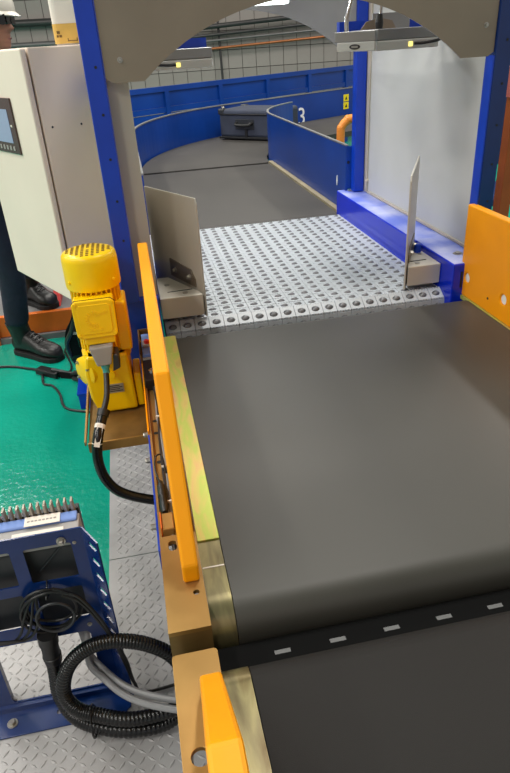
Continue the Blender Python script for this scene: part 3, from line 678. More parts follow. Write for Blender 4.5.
# ================================================================== CONTROL CABINET
cb = thing('control_cabinet', (-0.27, 2.4, 0.72), 'tall beige control cabinet with small screen standing off the left gate post', 'cabinet')
u = Vector((-0.486, 0.874, 0)); v = Vector((0.874, 0.486, 0)); Bp = Vector((-0.275, 2.2, 0))
TC = Matrix(((u.x, v.x, 0, Bp.x), (u.y, v.y, 0, Bp.y), (0, 0, 1, 0), (0, 0, 0, 1)))    # local x along the door, y into the cabinet
MB().box(0.004, 0.506, 0.027, 0.215, 0.722, 1.52, T=TC).build('body', 'cabinet', cb, bevel=0.004)
MB().box(0.02, 0.49, 0.0205, 0.0265, 0.735, 1.508, T=TC).build('door_seal', 'dark', cb)
dr = MB().box(0.0, 0.51, 0.0, 0.020, 0.718, 1.518, T=TC).build('door', 'cabinet', cb, bevel=0.005)
sc = MB().box(0.158, 0.40, -0.006, -0.0005, 1.205, 1.381, T=TC).build('screen', 'screen_bezel', dr, bevel=0.002)
MB().box(0.200, 0.375, -0.0075, -0.0062, 1.240, 1.346, T=TC).build('display', 'screen_lit', sc)
kb = MB()
for k in range(6): kb.box(0.195 + k * 0.03, 0.210 + k * 0.03, -0.0078, -0.0062, 1.216, 1.230, T=TC)
tag(kb.build('keys', 'print_grey', sc), kind='stuff')
MB().box(0.178, 0.190, -0.0078, -0.0062, 1.292, 1.298, T=TC).build('mark', 'paper', sc)
for a_, z in ((0.058, 1.294), (0.159, 1.292)): MB().lathe([(0.0035, 0), (0.0035, 0.001)], TC @ Vector((0.004, a_, z)), -u, 8).build('screw', 'dark_plastic', cb)
MB().box(-0.080, -0.045, 2.0025, 2.315, 1.36, 1.44).build('mounting_bar', 'blue', cb)
MB().box(-0.080, -0.045, 2.0025, 2.315, 0.80, 0.88).build('mounting_bar', 'blue', cb)
# container on top
cn = thing('canister', (-0.135, 2.40, 1.521), 'white rounded canister with yellow printed label on top of the cabinet', 'container')
TN = Matrix.Translation((-0.125, 2.42, 1.5215))
def rr_ring(hw, hd, r, z): return [Vector((-0.125 + x, 2.42 + y, 1.5215 + z)) for x, y in rrect(-hw, hw, -hd, hd, r, 4)]
MB().loft([rr_ring(0.052, 0.04, 0.02, 0.0), rr_ring(0.056, 0.044, 0.022, 0.012), rr_ring(0.056, 0.044, 0.022, 0.20), rr_ring(0.045, 0.035, 0.02, 0.225), rr_ring(0.02, 0.02, 0.015, 0.24)]).build('bottle', 'paper', cn, smooth=True)
lbm = MB(); lbm.mi(0).loft([rr_ring(0.0568, 0.0448, 0.0225, 0.004), rr_ring(0.0568, 0.0448, 0.0225, 0.060)], caps=False)
lbm.mi(1)
for (x, z, w, h) in ((-0.045, 0.032, 0.010, 0.008), (-0.047, 0.022, 0.006, 0.007), (-0.038, 0.022, 0.008, 0.007), (-0.012, 0.010, 0.028, 0.003), (-0.014, 0.010, 0.003, 0.009), (0.014, 0.010, 0.003, 0.009)):
    lbm.box(-0.125 + x, -0.125 + x + w, 2.42 - 0.0456, 2.42 - 0.0449, 1.5215 + z, 1.5215 + z + h)
lbm.build('label_band', ['cardboard_yellow', 'zinc_brown'], cn)
MB().lathe([(0.018, 0), (0.018, 0.03)], (-0.125, 2.42, 1.762), (0, 0, 1), 16).build('cap', 'dark_plastic', cn)

# ================================================================== DRIVE STAND
ds = thing('drive_stand', (-0.39, 1.12, 0.004), 'navy blue steel stand with square cutouts on the tread plate', 'stand')
holes = [rrect(-0.362, -0.256, 0.425, 0.530, 0.006), rrect(-0.500, -0.392, 0.425, 0.530, 0.006),
         rrect(-0.362, -0.256, 0.290, 0.395, 0.006), rrect(-0.500, -0.392, 0.290, 0.395, 0.006), rrect(-0.50, -0.266, 0.030, 0.240, 0.012)]
MB().prism([(-0.560, 0.010), (-0.226, 0.010), (-0.226, 0.567), (-0.560, 0.567)], 'xz', 1.130, 1.134, holes=holes).build('front_panel', 'navy', ds)
# folded wing with slots (bent towards the conveyor and forward)
d = Vector((0.62, -0.78, 0)); TW = Matrix(((d.x, 0.78, 0, -0.226), (d.y, 0.62, 0, 1.130), (0, 0, 1, 0), (0, 0, 0, 1)))
wh = []
for k in range(9):
    z = 0.525 - k * 0.047
    c, s_ = math.cos(-0.35), math.sin(-0.35)
    wh.append([(0.030 + x * c - y * s_, z + x * s_ + y * c) for x, y in rrect(-0.0165, 0.0165, -0.0062, 0.0062, 0.006, 2)])
MB().prism([(0.0, 0.010), (0.052, 0.010), (0.052, 0.548), (0.0, 0.567)], 'xz', 0.0, 0.0035, T=TW, holes=wh).build('slotted_wing', 'navy', ds)
MB().prism([(-0.560, 1.050), (-0.215, 1.050), (-0.200, 1.0645), (-0.200, 1.075), (-0.238, 1.134), (-0.560, 1.134)], 'xy', 0.0045, 0.0098,
           holes=[rrect(-0.39, -0.375, 1.085, 1.098, 0.005)]).build('foot_plate', 'navy', ds, bevel=0.001)
B('foot_fold', 'navy', ds, -0.560, -0.230, 1.118, 1.1295, 0.010, 0.026)
bolt(ds, (-0.500, 1.085, 0.0098), (0, 0, 1), 0.009, 0.008)
bolt(ds, (-0.275, 1.1295, 0.540), (0, -1, 0), 0.007, 0.010); bolt(ds, (-0.248, 1.1295, 0.528), (0, -1, 0), 0.003, 0.003)
bolt(ds, (-0.262, 1.1295, 0.262), (0, -1, 0), 0.004, 0.004)
B('rear_strut', 'navy', ds, -0.545, -0.51, 1.135, 1.17, 0.0045, 0.56)
iv = thing('frequency_inverter', (-0.34, 1.2, 0.3), 'grey and light blue drive unit with cooling fins behind the navy stand', 'drive unit')
B('back_body', 'dark_plastic', iv, -0.505, -0.236, 1.16, 1.207, 0.262, 0.498, bevel=0.006)
MB().prism([(1.138, 0.515), (1.207, 0.499), (1.207, 0.549), (1.180, 0.549), (1.140, 0.545)], 'yz', -0.478, -0.236).build('grey_section', 'grey_plastic', iv, bevel=0.003)
MB().prism([(1.178, 0.5495), (1.207, 0.5495), (1.207, 0.559), (1.182, 0.556)], 'yz', -0.478, -0.240).build('blue_cover', 'drive_blue', iv, bevel=0.003)
for k in range(12):
    x = -0.250 - k * 0.0155
    MB().prism([(x - 0.0042, 0.50), (x + 0.0042, 0.50), (x + 0.0022, 0.584), (x - 0.0022, 0.584)], 'xz', 1.209, 1.228).build('cooling_fin', 'alu', iv)
MB().box(-0.47, -0.240, 1.2285, 1.245, 0.30, 0.548).build('heat_sink_base', 'dark_plastic', iv)
TP = Matrix.Translation((-0.318, 1.1925, 0.5585)) @ Matrix.Rotation(math.radians(6), 4, 'X')
pr = MB(); pr.mi(0).box(-0.040, 0.040, -0.016, 0.013, -0.0005, 0.0012, T=TP)
pr.mi(1)
for k in range(8): pr.box(-0.034 + k * 0.0085, -0.028 + k * 0.0085, -0.004, 0.0, 0.0012, 0.0018, T=TP)
pr.build('label_plate', ['paper', 'print_grey'], iv)
TP = Matrix.Translation((-0.325, 1.155, 0.5470)) @ Matrix.Rotation(math.radians(5.7), 4, 'X')
pr = MB(); pr.mi(0).box(-0.060, 0.055, -0.011, 0.012, -0.0005, 0.0012, T=TP)
pr.mi(1)
for k in range(4): pr.box(-0.020 + k * 0.0085, -0.014 + k * 0.0085, -0.006, 0.0, 0.0012, 0.0018, T=TP)
pr.build('label_plate', ['paper', 'dark'], iv)
# diagonal bar inside the windows
MB().tube([(-0.345, 1.158, 0.435), (-0.275, 1.158, 0.51)], 0.003, 8).build('bail_wire', 'dark_plastic', iv)
MB().tube([(-0.485, 1.158, 0.435), (-0.41, 1.158, 0.51)], 0.003, 8).build('bail_wire', 'dark_plastic', iv)

# ---- cables at the stand
cw = thing('cable_coil', (-0.32, 1.12, 0.3), 'coil of thin black cable tied to the front of the navy stand', 'cable')
cp = []
for k in range(96):
    a = 2 * PI * k / 24 + 1.6; rr = 0.054 + 0.006 * math.sin(k * 0.41) + 0.004 * (k // 24)
    cp.append((-0.334 + rr * math.cos(a) * 1.02 + 0.004 * math.sin(k * .2), 1.120 - 0.0045 * (k // 24) - 0.003 * math.sin(a), 0.352 + rr * math.sin(a) * 1.05))
MB().tube(cp, 0.0036, 7).build('loops', 'black_rubber', cw, smooth=True)
cp2 = [(-0.325 + 0.043 * math.cos(a), 1.095, 0.342 + 0.046 * math.sin(a)) for a in [2 * PI * k / 28 for k in range(29)]]
MB().tube(cp2, 0.0036, 7).build('loop', 'dark_plastic', cw, smooth=True)
for k, dx in enumerate((0, 0.018, 0.034)):
    MB().tube(smooth_path([(-0.330, 1.115 - .003 * k, 0.415), (-0.368 + dx * .3, 1.110, 0.40), (-0.398 + dx, 1.105, 0.345), (-0.415 + dx, 1.105, 0.30), (-0.438 + dx, 1.105, 0.278), (-0.470 + dx, 1.10, 0.285), (-0.52, 1.10, 0.30)]), 0.0034, 7).build('tail', 'black_rubber', cw, smooth=True)
for k in range(2):
    MB().tube(smooth_path([(-0.300, 1.108, 0.405 - .01 * k), (-0.262, 1.10, 0.385 - .016 * k), (-0.225, 1.085, 0.318 - .02 * k), (-0.205, 1.078, 0.25 - .01 * k), (-0.188 - .006 * k, 1.082, 0.16), (-0.182, 1.084, 0.07), (-0.16, 1.09, 0.016), (-0.03, 1.10, 0.014)]), 0.0042, 7).build('tail', 'black_rubber', cw, smooth=True)
MB().tube([(-0.330, 1.1295, 0.432), (-0.331, 1.122, 0.42), (-0.333, 1.094, 0.405), (-0.330, 1.122, 0.395)], 0.002, 6).build('cable_tie', 'black_gloss', cw)
cl = thing('conduit_loop', (-0.2, 1.08, 0.01), 'thick black corrugated conduit looped on the tread plate beside the stand', 'conduit')
cpath = smooth_path([(-0.3625, 1.105, 0.190), (-0.366, 1.098, 0.140), (-0.366, 1.08, 0.085), (-0.340, 1.05, 0.040), (-0.290, 1.020, 0.026), (-0.205, 0.988, 0.026), (-0.115, 0.982, 0.030), (-0.062, 1.005, 0.050), (-0.050, 1.055, 0.090),
                     (-0.074, 1.068, 0.159), (-0.122, 1.070, 0.213), (-0.178, 1.070, 0.246), (-0.237, 1.070, 0.256), (-0.287, 1.068, 0.238), (-0.326, 1.064, 0.195), (-0.346, 1.052, 0.130), (-0.325, 1.035, 0.085), (-0.275, 1.018, 0.066), (-0.20, 0.990, 0.064), (-0.12, 0.985, 0.066), (-0.035, 0.985, 0.080)], 24)
rad = [0.0185 if i % 3 else 0.0168 for i in range(len(cpath))]
MB().tube(cpath, rad, 12).build('hose', 'black_gloss', cl, smooth=True)
MB().tube([(-0.358, 1.104, 0.285), (-0.360, 1.104, 0.255), (-0.3602, 1.104, 0.254), (-0.362, 1.105, 0.212), (-0.3622, 1.105, 0.210), (-0.3625, 1.105, 0.186)], [0.024, 0.024, 0.021, 0.021, 0.023, 0.021], 14).build('connector', 'black_rubber', cl, smooth=True)
MB().tube([(-0.3622, 1.105, 0.198), (-0.3625, 1.105, 0.192)], 0.0215, 14).build('clamp_ring', 'alu', cl)
tp_ = Vector((-0.300, 1.010, 0.045))
MB().tube([tp_ + Vector((0.012, 0.030 * math.cos(a) * 1.25 + 0.008, 0.040 * math.sin(a) + 0.002)) for a in [2 * PI * k / 16 for k in range(17)]], 0.003, 6).build('cable_tie', 'black_gloss', cl)
gc = thing('grey_cables', (-0.2, 1.08, 0.1), 'pair of light grey cables from the stand to the conveyor frame', 'cable')
for k in range(2):
    dy = -0.026 * k
    MB().tube(smooth_path([(-0.300 + .012 * k, 1.155, 0.25), (-0.296 + .012 * k, 1.17, 0.19), (-0.283, 1.135 + dy, 0.15), (-0.252, 1.098 + dy, 0.130), (-0.202, 1.045 + dy, 0.120), (-0.142, 1.005 + dy, 0.118), (-0.066, 0.972 + dy, 0.118), (-0.03, 0.965 + dy, 0.118)]), 0.0085, 9).build('cable', 'grey_cable', gc, smooth=True)

# ================================================================== BACKGROUND THINGS
# suitcase
sx, sy = 0.925, 6.60; du = Vector((0.70, -0.714, 0)); dv_ = Vector((0.714, 0.70, 0))
su = thing('suitcase', (1.25, 6.5, 0.65), 'dark navy soft suitcase lying flat on the curved belt', 'suitcase')
TS = Matrix(((du.x, dv_.x, 0, sx), (du.y, dv_.y, 0, sy), (0, 0, 1, 0.652), (0, 0, 0, 1)))
MB().box(0.0, 0.66, 0.0, 0.44, 0.022, 0.275, T=TS).build('shell', 'fabric_case', su, bevel=0.03, seg=3, smooth=True)
MB().box(-0.004, 0.664, -0.005, 0.445, 0.010, 0.030, T=TS).build('bottom_rim', 'dark', su, bevel=0.004)
MB().tube([TS @ Vector(p) for p in ((0.02, -0.004, 0.232), (0.64, -0.004, 0.232))], 0.006, 6).build('zip', 'dark', su)
MB().tube(smooth_path([TS @ Vector(p) for p in ((0.22, 0.0, 0.16), (0.225, -0.035, 0.15), (0.25, -0.045, 0.14), (0.37, -0.045, 0.14), (0.395, -0.035, 0.15), (0.40, 0.0, 0.16))]), 0.014, 8).build('handle', 'dark', su, smooth=True)
MB().box(0.20, 0.42, -0.006, -0.001, 0.10, 0.19, T=TS).build('handle_patch', 'dark_plastic', su, bevel=0.002)
for x, y in ((0.0, 0.0), (0.60, 0.0), (0.0, 0.38)):
    MB().box(x - 0.006, x + 0.066, y - 0.006, y + 0.066, 0.225, 0.284, T=TS).build('corner_guard', 'dark_plastic', su, bevel=0.015)
for x in (0.04, 0.62): MB().lathe([(0.012, 0), (0.016, 0.01), (0.012, 0.02)], TS @ Vector((x, 0.03, 0.28)), (0, 0, 1), 12).build('stud', 'bolt', su)
MB().box(0.31, 0.34, -0.007, -0.0005, 0.02, 0.10, T=TS).build('strap', 'dark', su)

# far blue barrier
fb = thing('blue_barrier', (1.9, 9.2, 0), 'long blue panelled conveyor side along the back wall', 'barrier')
p0 = Vector((-0.9, 7.28, 0)); p1 = Vector((4.9, 11.1, 0)); dd = (p1 - p0); LL = dd.length; dd.normalize(); nn = Vector((-dd.y, dd.x, 0))
TF = Matrix(((dd.x, nn.x, 0, p0.x), (dd.y, nn.y, 0, p0.y), (0, 0, 1, 0), (0, 0, 0, 1)))
MB().box(0, LL, 0.0, 0.06, 1.03, 1.085, T=TF).build('top_rail', 'blue_wall', fb)
MB().box(0, LL, 0.0, 0.06, 0.80, 0.86, T=TF).build('bottom_rail', 'blue_wall', fb)
for k in range(9):
    x = k * LL / 8; MB().box(max(0, x - 0.03), min(LL, x + 0.03), -0.012, 0.058, 0.0, 1.029, T=TF).build('post', 'blue_wall', fb)
    if k < 8: MB().box(x + 0.032, x + LL / 8 - 0.032, 0.02, 0.03, 0.862, 1.028, T=TF).build('panel', 'blue_wall', fb)
MB().box(0, LL, 0.0, 0.05, 0.30, 0.79, T=TF).build('lower_sheet', 'blue_wall', fb)
# wall pipes
def pipe(label, p, r, m, mat2=None):
    o = MB().tube(p, r, 12).build('wall_pipe', m, None, smooth=True); tag(o, label, 'pipe', 'pipes on the back wall'); return o
pipe('thick dark pipe running behind the helmet and above the cabinet', [(-9, 11.88, 1.98), (0.9, 11.88, 1.93)], 0.055, 'pipe_dark')
pipe('grey pipe just above the cabinet top behind the person', [(-9, 11.88, 1.67), (0.9, 11.88, 1.63)], 0.038, 'pipe_grey')
pipe('copper coloured pipe crossing the block wall under the arch', [(1.2, 11.88, 1.40), (5.5, 11.88, 1.56)], 0.022, 'copper')
pipe('upper dark pipe seen through the arch opening', [(1.2, 11.86, 1.60), (6.5, 11.86, 1.83)], 0.026, 'pipe_dark')
pipe('lower grey pipe seen through the arch opening', [(1.2, 11.86, 1.52), (6.5, 11.86, 1.70)], 0.02, 'pipe_grey')
pipe('highest dark pipe just beneath the rear arch', [(1.2, 11.84, 1.72), (6.5, 11.84, 1.98)], 0.038, 'pipe_dark')
pipe('thin vertical dark pipe beside the left scanner head', [(1.80, 11.9, 0.5), (1.72, 11.9, 4.8)], 0.02, 'pipe_dark')
# orange tube
ot = thing('orange_handrail', (1.32, 4.0, 0), 'orange bent tube rail behind the blue inner guide wall', 'handrail')
MB().tube(smooth_path([(1.325, 4.0, 0.0), (1.325, 4.0, 0.6), (1.325, 4.0, 0.95), (1.335, 4.0, 1.0), (1.365, 4.0, 1.03), (1.41, 4.0, 1.04), (1.9, 4.0, 1.04)]), 0.026, 12).build('rail_tube', 'orange_tube', ot, smooth=True)
MB().tube(smooth_path([(1.9, 4.0, 1.04), (2.0, 4.0, 1.04), (2.05, 4.0, 1.0), (2.06, 4.0, 0.9), (2.06, 4.0, 0.0)]), 0.026, 12).build('rail_tube', 'orange_tube', ot, smooth=True)
MB().lathe([(0.05, 0), (0.05, 0.008)], (1.325, 4.0, 0.0), (0, 0, 1), 16).build('foot_flange', 'orange_tube', ot)
# things at the right edge
op = thing('orange_post', (1.70, 2.7, 0), 'dark orange steel post at the right edge behind the yellow guard', 'post')
B('column', 'rust_orange', op, 1.672, 1.725, 2.68, 2.74, 0.0, 1.22, bevel=0.003); B('base_plate', 'rust_orange', op, 1.64, 1.757, 2.64, 2.78, 0.0005, 0.01)
bf = thing('blue_rack', (1.72, 3.2, 0), 'dark blue steel rack with lower shelf beyond the right gate post', 'rack')
for x, y in ((1.72, 3.1), (2.25, 3.1), (1.72, 3.6), (2.25, 3.6)): B('upright', 'navy', bf, x, x + 0.05, y, y + 0.05, 0.0, 1.9)
B('panel', 'navy', bf, 1.772, 2.249, 3.11, 3.12, 0.86, 1.30); B('beam', 'blue', bf, 1.772, 2.249, 3.1, 3.15, 1.46, 1.60)
B('shelf', 'navy', bf, 1.772, 2.249, 3.151, 3.6, 0.63, 0.66); B('shelf', 'deck_grey', bf, 1.772, 2.249, 3.151, 3.6, 0.30, 0.33)
rb = B('red_case', 'salmon', None, 1.67, 1.84, 2.70, 2.80, 1.24, 1.36); rb.name = 'red_sign'
tag(rb, 'small salmon red plate at the right edge atop the orange post', 'plate')
rb.location = (0, 0, -0.02)

# orange platform at the left
pf = thing('orange_platform', (-0.9, 4.2, 0), 'low grey platform with orange edge beam behind the boots', 'platform')
B('edge_beam', 'orange', pf, -2.2, -0.30, 3.625, 3.66, 0.035, 0.162, bevel=0.004)
B('plinth', 'deck_grey', pf, -2.2, -0.30, 3.60, 3.66, 0.0, 0.034)
B('deck', 'deck_grey', pf, -2.2, -0.30, 3.661, 5.2, 0.13, 0.160)
for k in range(3): B('edge_post', 'rust_orange', pf, -0.93 - k * 0.045, -0.905 - k * 0.045, 3.59, 3.622, 0.0, 0.19)
rk = thing('red_wedge', (-0.53, 3.8, 0.16), 'red-orange slanted plate on the platform beside the raised boot', 'plate')
MB().prism([(3.70, 0.162), (3.98, 0.162), (3.98, 0.30), (3.94, 0.30)], 'yz', -0.575, -0.535).build('wedge_plate', 'red', rk)
MB().box(-0.60, -0.51, 3.99, 4.02, 0.162, 0.31).build('wedge_back', 'orange', rk)

# cords on the floor and straps
fcord = thing('power_cord', (-0.6, 3.0, 0), 'black power cord with flat adapter lying on the green floor by the boot', 'cord')
MB().tube(smooth_path([(-1.3, 3.30, 0.006), (-0.866, 3.278, 0.006), (-0.70, 3.205, 0.006), (-0.645, 3.16, 0.010)]), 0.007, 8).build('cord', 'black_rubber', fcord, smooth=True)
TA = Matrix.Translation((-0.585, 3.105, 0.0)) @ Matrix.Rotation(math.atan2(-0.09, 0.11), 4, 'Z')
MB().box(-0.075, 0.075, -0.026, 0.026, 0.001, 0.034, T=TA).build('adapter', 'black_rubber', fcord, bevel=0.006)
MB().tube(smooth_path([(-0.620, 3.11, 0.010), (-0.612, 3.04, 0.006), (-0.598, 2.99, 0.006), (-0.555, 2.96, 0.006), (-0.512, 2.86, 0.006), (-0.490, 2.75, 0.006), (-0.462, 2.694, 0.006), (-0.40, 2.655, 0.006), (-0.33, 2.63, 0.006)]), 0.006, 8).build('cord', 'black_rubber', fcord, smooth=True)
MB().tube(smooth_path([(-0.53, 3.06, 0.014), (-0.50, 3.07, 0.008), (-0.47, 3.14, 0.007), (-0.50, 3.30, 0.007), (-0.52, 3.40, 0.007), (-0.47, 3.46, 0.007)]), 0.005, 8).build('cord', 'black_rubber', fcord, smooth=True)
bs = thing('strap_bundle', (-0.40, 3.0, 0), 'bundle of black straps and cables hanging behind the yellow motor', 'straps')
def ribbon(pts, w, th=0.006):
    P = smooth_path(pts, 5); mb = MB(); rings = []
    for i, p in enumerate(P):
        t_ = (P[min(i + 1, len(P) - 1)] - P[max(i - 1, 0)]).normalized(); sd = t_.cross(Vector((0, 1, 0.05))).normalized(); up = sd.cross(t_)
        rings.append([p + sd * w / 2 + up * th / 2, p - sd * w / 2 + up * th / 2, p - sd * w / 2 - up * th / 2, p + sd * w / 2 - up * th / 2])
    return mb.loft(rings)
ribbon([(-0.265, 2.52, 0.70), (-0.315, 2.60, 0.50), (-0.372, 2.68, 0.38), (-0.375, 2.78, 0.22), (-0.37, 2.90, 0.08), (-0.43, 3.0, 0.012), (-0.52, 3.05, 0.010)], 0.055).build('strap', 'strap_black', bs)
ribbon([(-0.260, 2.54, 0.70), (-0.295, 2.62, 0.48), (-0.325, 2.72, 0.34), (-0.325, 2.82, 0.2), (-0.34, 2.90, 0.09), (-0.40, 2.98, 0.02)], 0.05).build('strap', 'strap_black', bs)
MB().tube(smooth_path([(-0.275, 2.58, 0.70), (-0.345, 2.62, 0.46), (-0.40, 2.70, 0.34), (-0.395, 2.80, 0.2), (-0.38, 2.90, 0.10), (-0.45, 3.02, 0.03), (-0.56, 3.08, 0.04)]), 0.011, 8).build('cable', 'black_rubber', bs, smooth=True)
MB().tube(smooth_path([(-0.45, 3.0, 0.012), (-0.40, 2.94, 0.025), (-0.36, 2.95, 0.02), (-0.38, 3.02, 0.012), (-0.45, 3.07, 0.012)]), 0.012, 8).build('cable', 'black_rubber', bs, smooth=True)
B('buckle', 'black_gloss', bs, -0.405, -0.350, 2.755, 2.775, 0.225, 0.275, bevel=0.003)
for p in ((-0.365, 2.81, 0.165), (-0.36, 2.68, 0.40)): B('tag', 'paper', bs, p[0], p[0] + 0.02, p[1] - 0.03, p[1] - 0.028, p[2], p[2] + 0.03)
bl = thing('blue_box', (-0.355, 2.75, 0), 'small blue box on the green floor behind the motor bracket', 'box')
B('box_body', 'blue', bl, -0.400, -0.315, 2.68, 2.86, 0.0, 0.075, bevel=0.004); B('box_lid', 'blue', bl, -0.404, -0.311, 2.676, 2.864, 0.0755, 0.088, bevel=0.003)

# ================================================================== PERSON
pe = thing('person', (-0.70, 3.45, 0), 'person in white hard hat, dark glasses, dark jeans and black boots behind the cabinet', 'person')
def skin(name, verts, edges, radii, m, root=0, sub=2):
    off = OFF[pe.name]
    me = bpy.data.meshes.new(name); me.from_pydata([tuple(Vector(p) - off) for p in verts], edges, []); me.materials.append(M[m])
    o = bpy.data.objects.new(name, me); COL.objects.link(o); o.parent = pe; OFF[o.name] = off
    md = o.modifiers.new('skin', 'SKIN'); md.use_smooth_shade = True
    for i, r in enumerate(radii):
        d_ = me.skin_vertices[0].data[i]; d_.radius = r if isinstance(r, tuple) else (r, r); d_.use_root = (i == root)
    s_ = o.modifiers.new('subdivision', 'SUBSURF'); s_.levels = sub; s_.render_levels = sub
    return o
PV = Vector((-0.735, 3.46, 0.93))
LHIP, RHIP = (-0.725, 3.55, 0.90), (-0.735, 3.37, 0.90)
RK, RA = (-0.700, 3.375, 0.50), (-0.752, 3.412, 0.125)
LK, LA = (-0.655, 3.68, 0.60), (-0.703, 3.812, 0.25)
CH, NK = (-0.66, 3.46, 1.28), (-0.590, 3.455, 1.48)
# continuous body (skin) under the clothes
body_v = [PV, (-0.70, 3.46, 1.10), CH, (-0.62, 3.46, 1.40), NK, (-0.555, 3.44, 1.58),
          RHIP, RK, RA, LHIP, LK, LA,
          (-0.63, 3.29, 1.385), (-0.585, 3.235, 1.12), (-0.47, 3.30, 0.98), (-0.415, 3.33, 0.955),
          (-0.63, 3.63, 1.385), (-0.585, 3.69, 1.12), (-0.47, 3.62, 0.98), (-0.415, 3.59, 0.955)]
body_e = [(0, 1), (1, 2), (2, 3), (3, 4), (4, 5), (0, 6), (6, 7), (7, 8), (0, 9), (9, 10), (10, 11), (3, 12), (12, 13), (13, 14), (14, 15), (3, 16), (16, 17), (17, 18), (18, 19)]
body_r = [0.11, 0.10, (0.10, 0.13), 0.09, 0.052, 0.05, 0.075, 0.048, 0.035, 0.075, 0.048, 0.035, 0.05, 0.04, 0.028, 0.022, 0.05, 0.04, 0.028, 0.022]
body = skin('body', body_v, body_e, body_r, 'skin')
skin('jacket', [PV + Vector((0, 0, -0.02)), (-0.70, 3.46, 1.10), CH, (-0.62, 3.46, 1.395), (-0.60, 3.46, 1.44), (-0.63, 3.28, 1.385), (-0.585, 3.225, 1.12), (-0.485, 3.29, 0.99), (-0.63, 3.64, 1.385), (-0.585, 3.70, 1.12), (-0.485, 3.63, 0.99)],
     [(0, 1), (1, 2), (2, 3), (3, 4), (3, 5), (5, 6), (6, 7), (3, 8), (8, 9), (9, 10)],
     [(0.14, 0.17), (0.135, 0.165), (0.14, 0.18), 0.12, 0.075, 0.075, 0.062, 0.046, 0.075, 0.062, 0.046], 'jacket')
skin('trousers', [PV, RHIP, (-0.725, 3.372, 0.70), RK, (-0.722, 3.392, 0.34), (-0.738, 3.405, 0.24), (-0.746, 3.409, 0.180), LHIP, LK, (-0.670, 3.72, 0.44), (-0.694, 3.782, 0.345)],
     [(0, 1), (1, 2), (2, 3), (3, 4), (4, 5), (5, 6), (0, 7), (7, 8), (8, 9), (9, 10)],
     [0.135, 0.10, 0.09, 0.076, 0.072, 0.072, 0.066, 0.10, 0.080, 0.070, 0.070], 'denim')
# hands with fingers
for sgn, (wx_, wy_, wz_) in ((-1, (-0.415, 3.33, 0.955)), (1, (-0.415, 3.59, 0.955))):
    hv = [(wx_ - 0.02, wy_, wz_ + 0.01), (wx_ + 0.035, wy_, wz_ - 0.01)]; he = [(0, 1)]; hr = [0.022, (0.034, 0.016)]
    hnd = MB()
    hnd.loft([[Vector((wx_ - 0.02 + 0.045 * t_, wy_ + (0.024 + 0.016 * t_) * math.cos(a), wz_ + 0.008 - 0.016 * t_ + 0.014 * math.sin(a))) for a in [2 * PI * k / 12 for k in range(12)]] for t_ in (0, 0.5, 1, 1.5, 1.8)])
    for f, (oy, ln) in enumerate(((-0.027, 0.062), (-0.009, 0.072), (0.009, 0.068), (0.027, 0.052))):
        p = Vector((wx_ + 0.05, wy_ + oy, wz_ - 0.018))
        hnd.tube([p, p + Vector((ln * .45, 0, -0.006)), p + Vector((ln * .8, 0, -0.024)), p + Vector((ln, 0, -0.045))], [0.009, 0.0088, 0.008, 0.006], 8)
    p = Vector((wx_ + 0.0, wy_ - sgn * 0.028, wz_ - 0.002))
    hnd.tube([p, p + Vector((0.025, -sgn * 0.022, -0.008)), p + Vector((0.05, -sgn * 0.024, -0.02))], [0.012, 0.0105, 0.007], 8)
    hnd.build('hand', 'skin', pe, smooth=True)
# head: profile rings facing +X
HC = Vector((-0.530, 3.42, 1.638))
prof = [(-0.125, 0.030, 0.045, 0.030), (-0.112, 0.068, 0.050, 0.046), (-0.098, 0.078, 0.062, 0.056), (-0.085, 0.076, 0.070, 0.062), (-0.074, 0.082, 0.076, 0.066),
        (-0.066, 0.078, 0.080, 0.068), (-0.056, 0.083, 0.083, 0.070), (-0.046, 0.080, 0.087, 0.072), (-0.036, 0.088, 0.090, 0.073), (-0.030, 0.106, 0.091, 0.073), (-0.022, 0.108, 0.092, 0.074),
        (-0.010, 0.098, 0.094, 0.075), (0.004, 0.088, 0.096, 0.076), (0.018, 0.083, 0.098, 0.076), (0.032, 0.090, 0.099, 0.077), (0.055, 0.090, 0.098, 0.076), (0.080, 0.080, 0.092, 0.070), (0.102, 0.060, 0.072, 0.054), (0.116, 0.030, 0.04, 0.03)]
rings = []
TH = Matrix.Translation(HC) @ Matrix.Rotation(math.radians(2), 4, 'Y') @ Matrix.Rotation(math.radians(-8), 4, 'Z')
for z, fr, bk_, sd in prof:
    r_ = []
    for k in range(32):
        a = 2 * PI * k / 32; c, s_ = math.cos(a), math.sin(a)
        base = bk_ * 0.86 if True else 0
        if c > 0:
            w = max(0.0, (c - 0.90) / 0.10); flat = min(fr, 0.086)
            x = (flat + (fr - flat) * w ** 1.0) * c
        else: x = bk_ * c
        r_.append(TH @ Vector((x, sd * s_, z)))
    rings.append(r_)
head = MB().loft(rings).build('head', 'skin', pe, smooth=True, sub=1)
for s_ in (-1, 1):
    MB().lathe([(0.004, -0.004), (0.026, -0.002), (0.030, 0.006), (0.020, 0.010), (0.012, 0.006)], TH @ Vector((-0.012, s_ * 0.075, -0.012)), TH.to_3x3() @ Vector((-0.3, s_, 0)), 14).build('ear', 'skin', head, smooth=True)
    MB().lathe([(0.001, -0.008), (0.010, -0.002), (0.012, 0.002), (0.006, 0.010)], TH @ Vector((0.076, s_ * 0.030, 0.008)), TH.to_3x3() @ Vector((1, 0, 0)), 12).build('eye', 'paper', head, smooth=True)
MB().tube([TH @ Vector(p) for p in ((0.070, -0.022, -0.0655), (0.0835, 0, -0.064), (0.070, 0.022, -0.0655))], 0.004, 8).build('mouth', 'lip', head, smooth=True)
hr_ = []
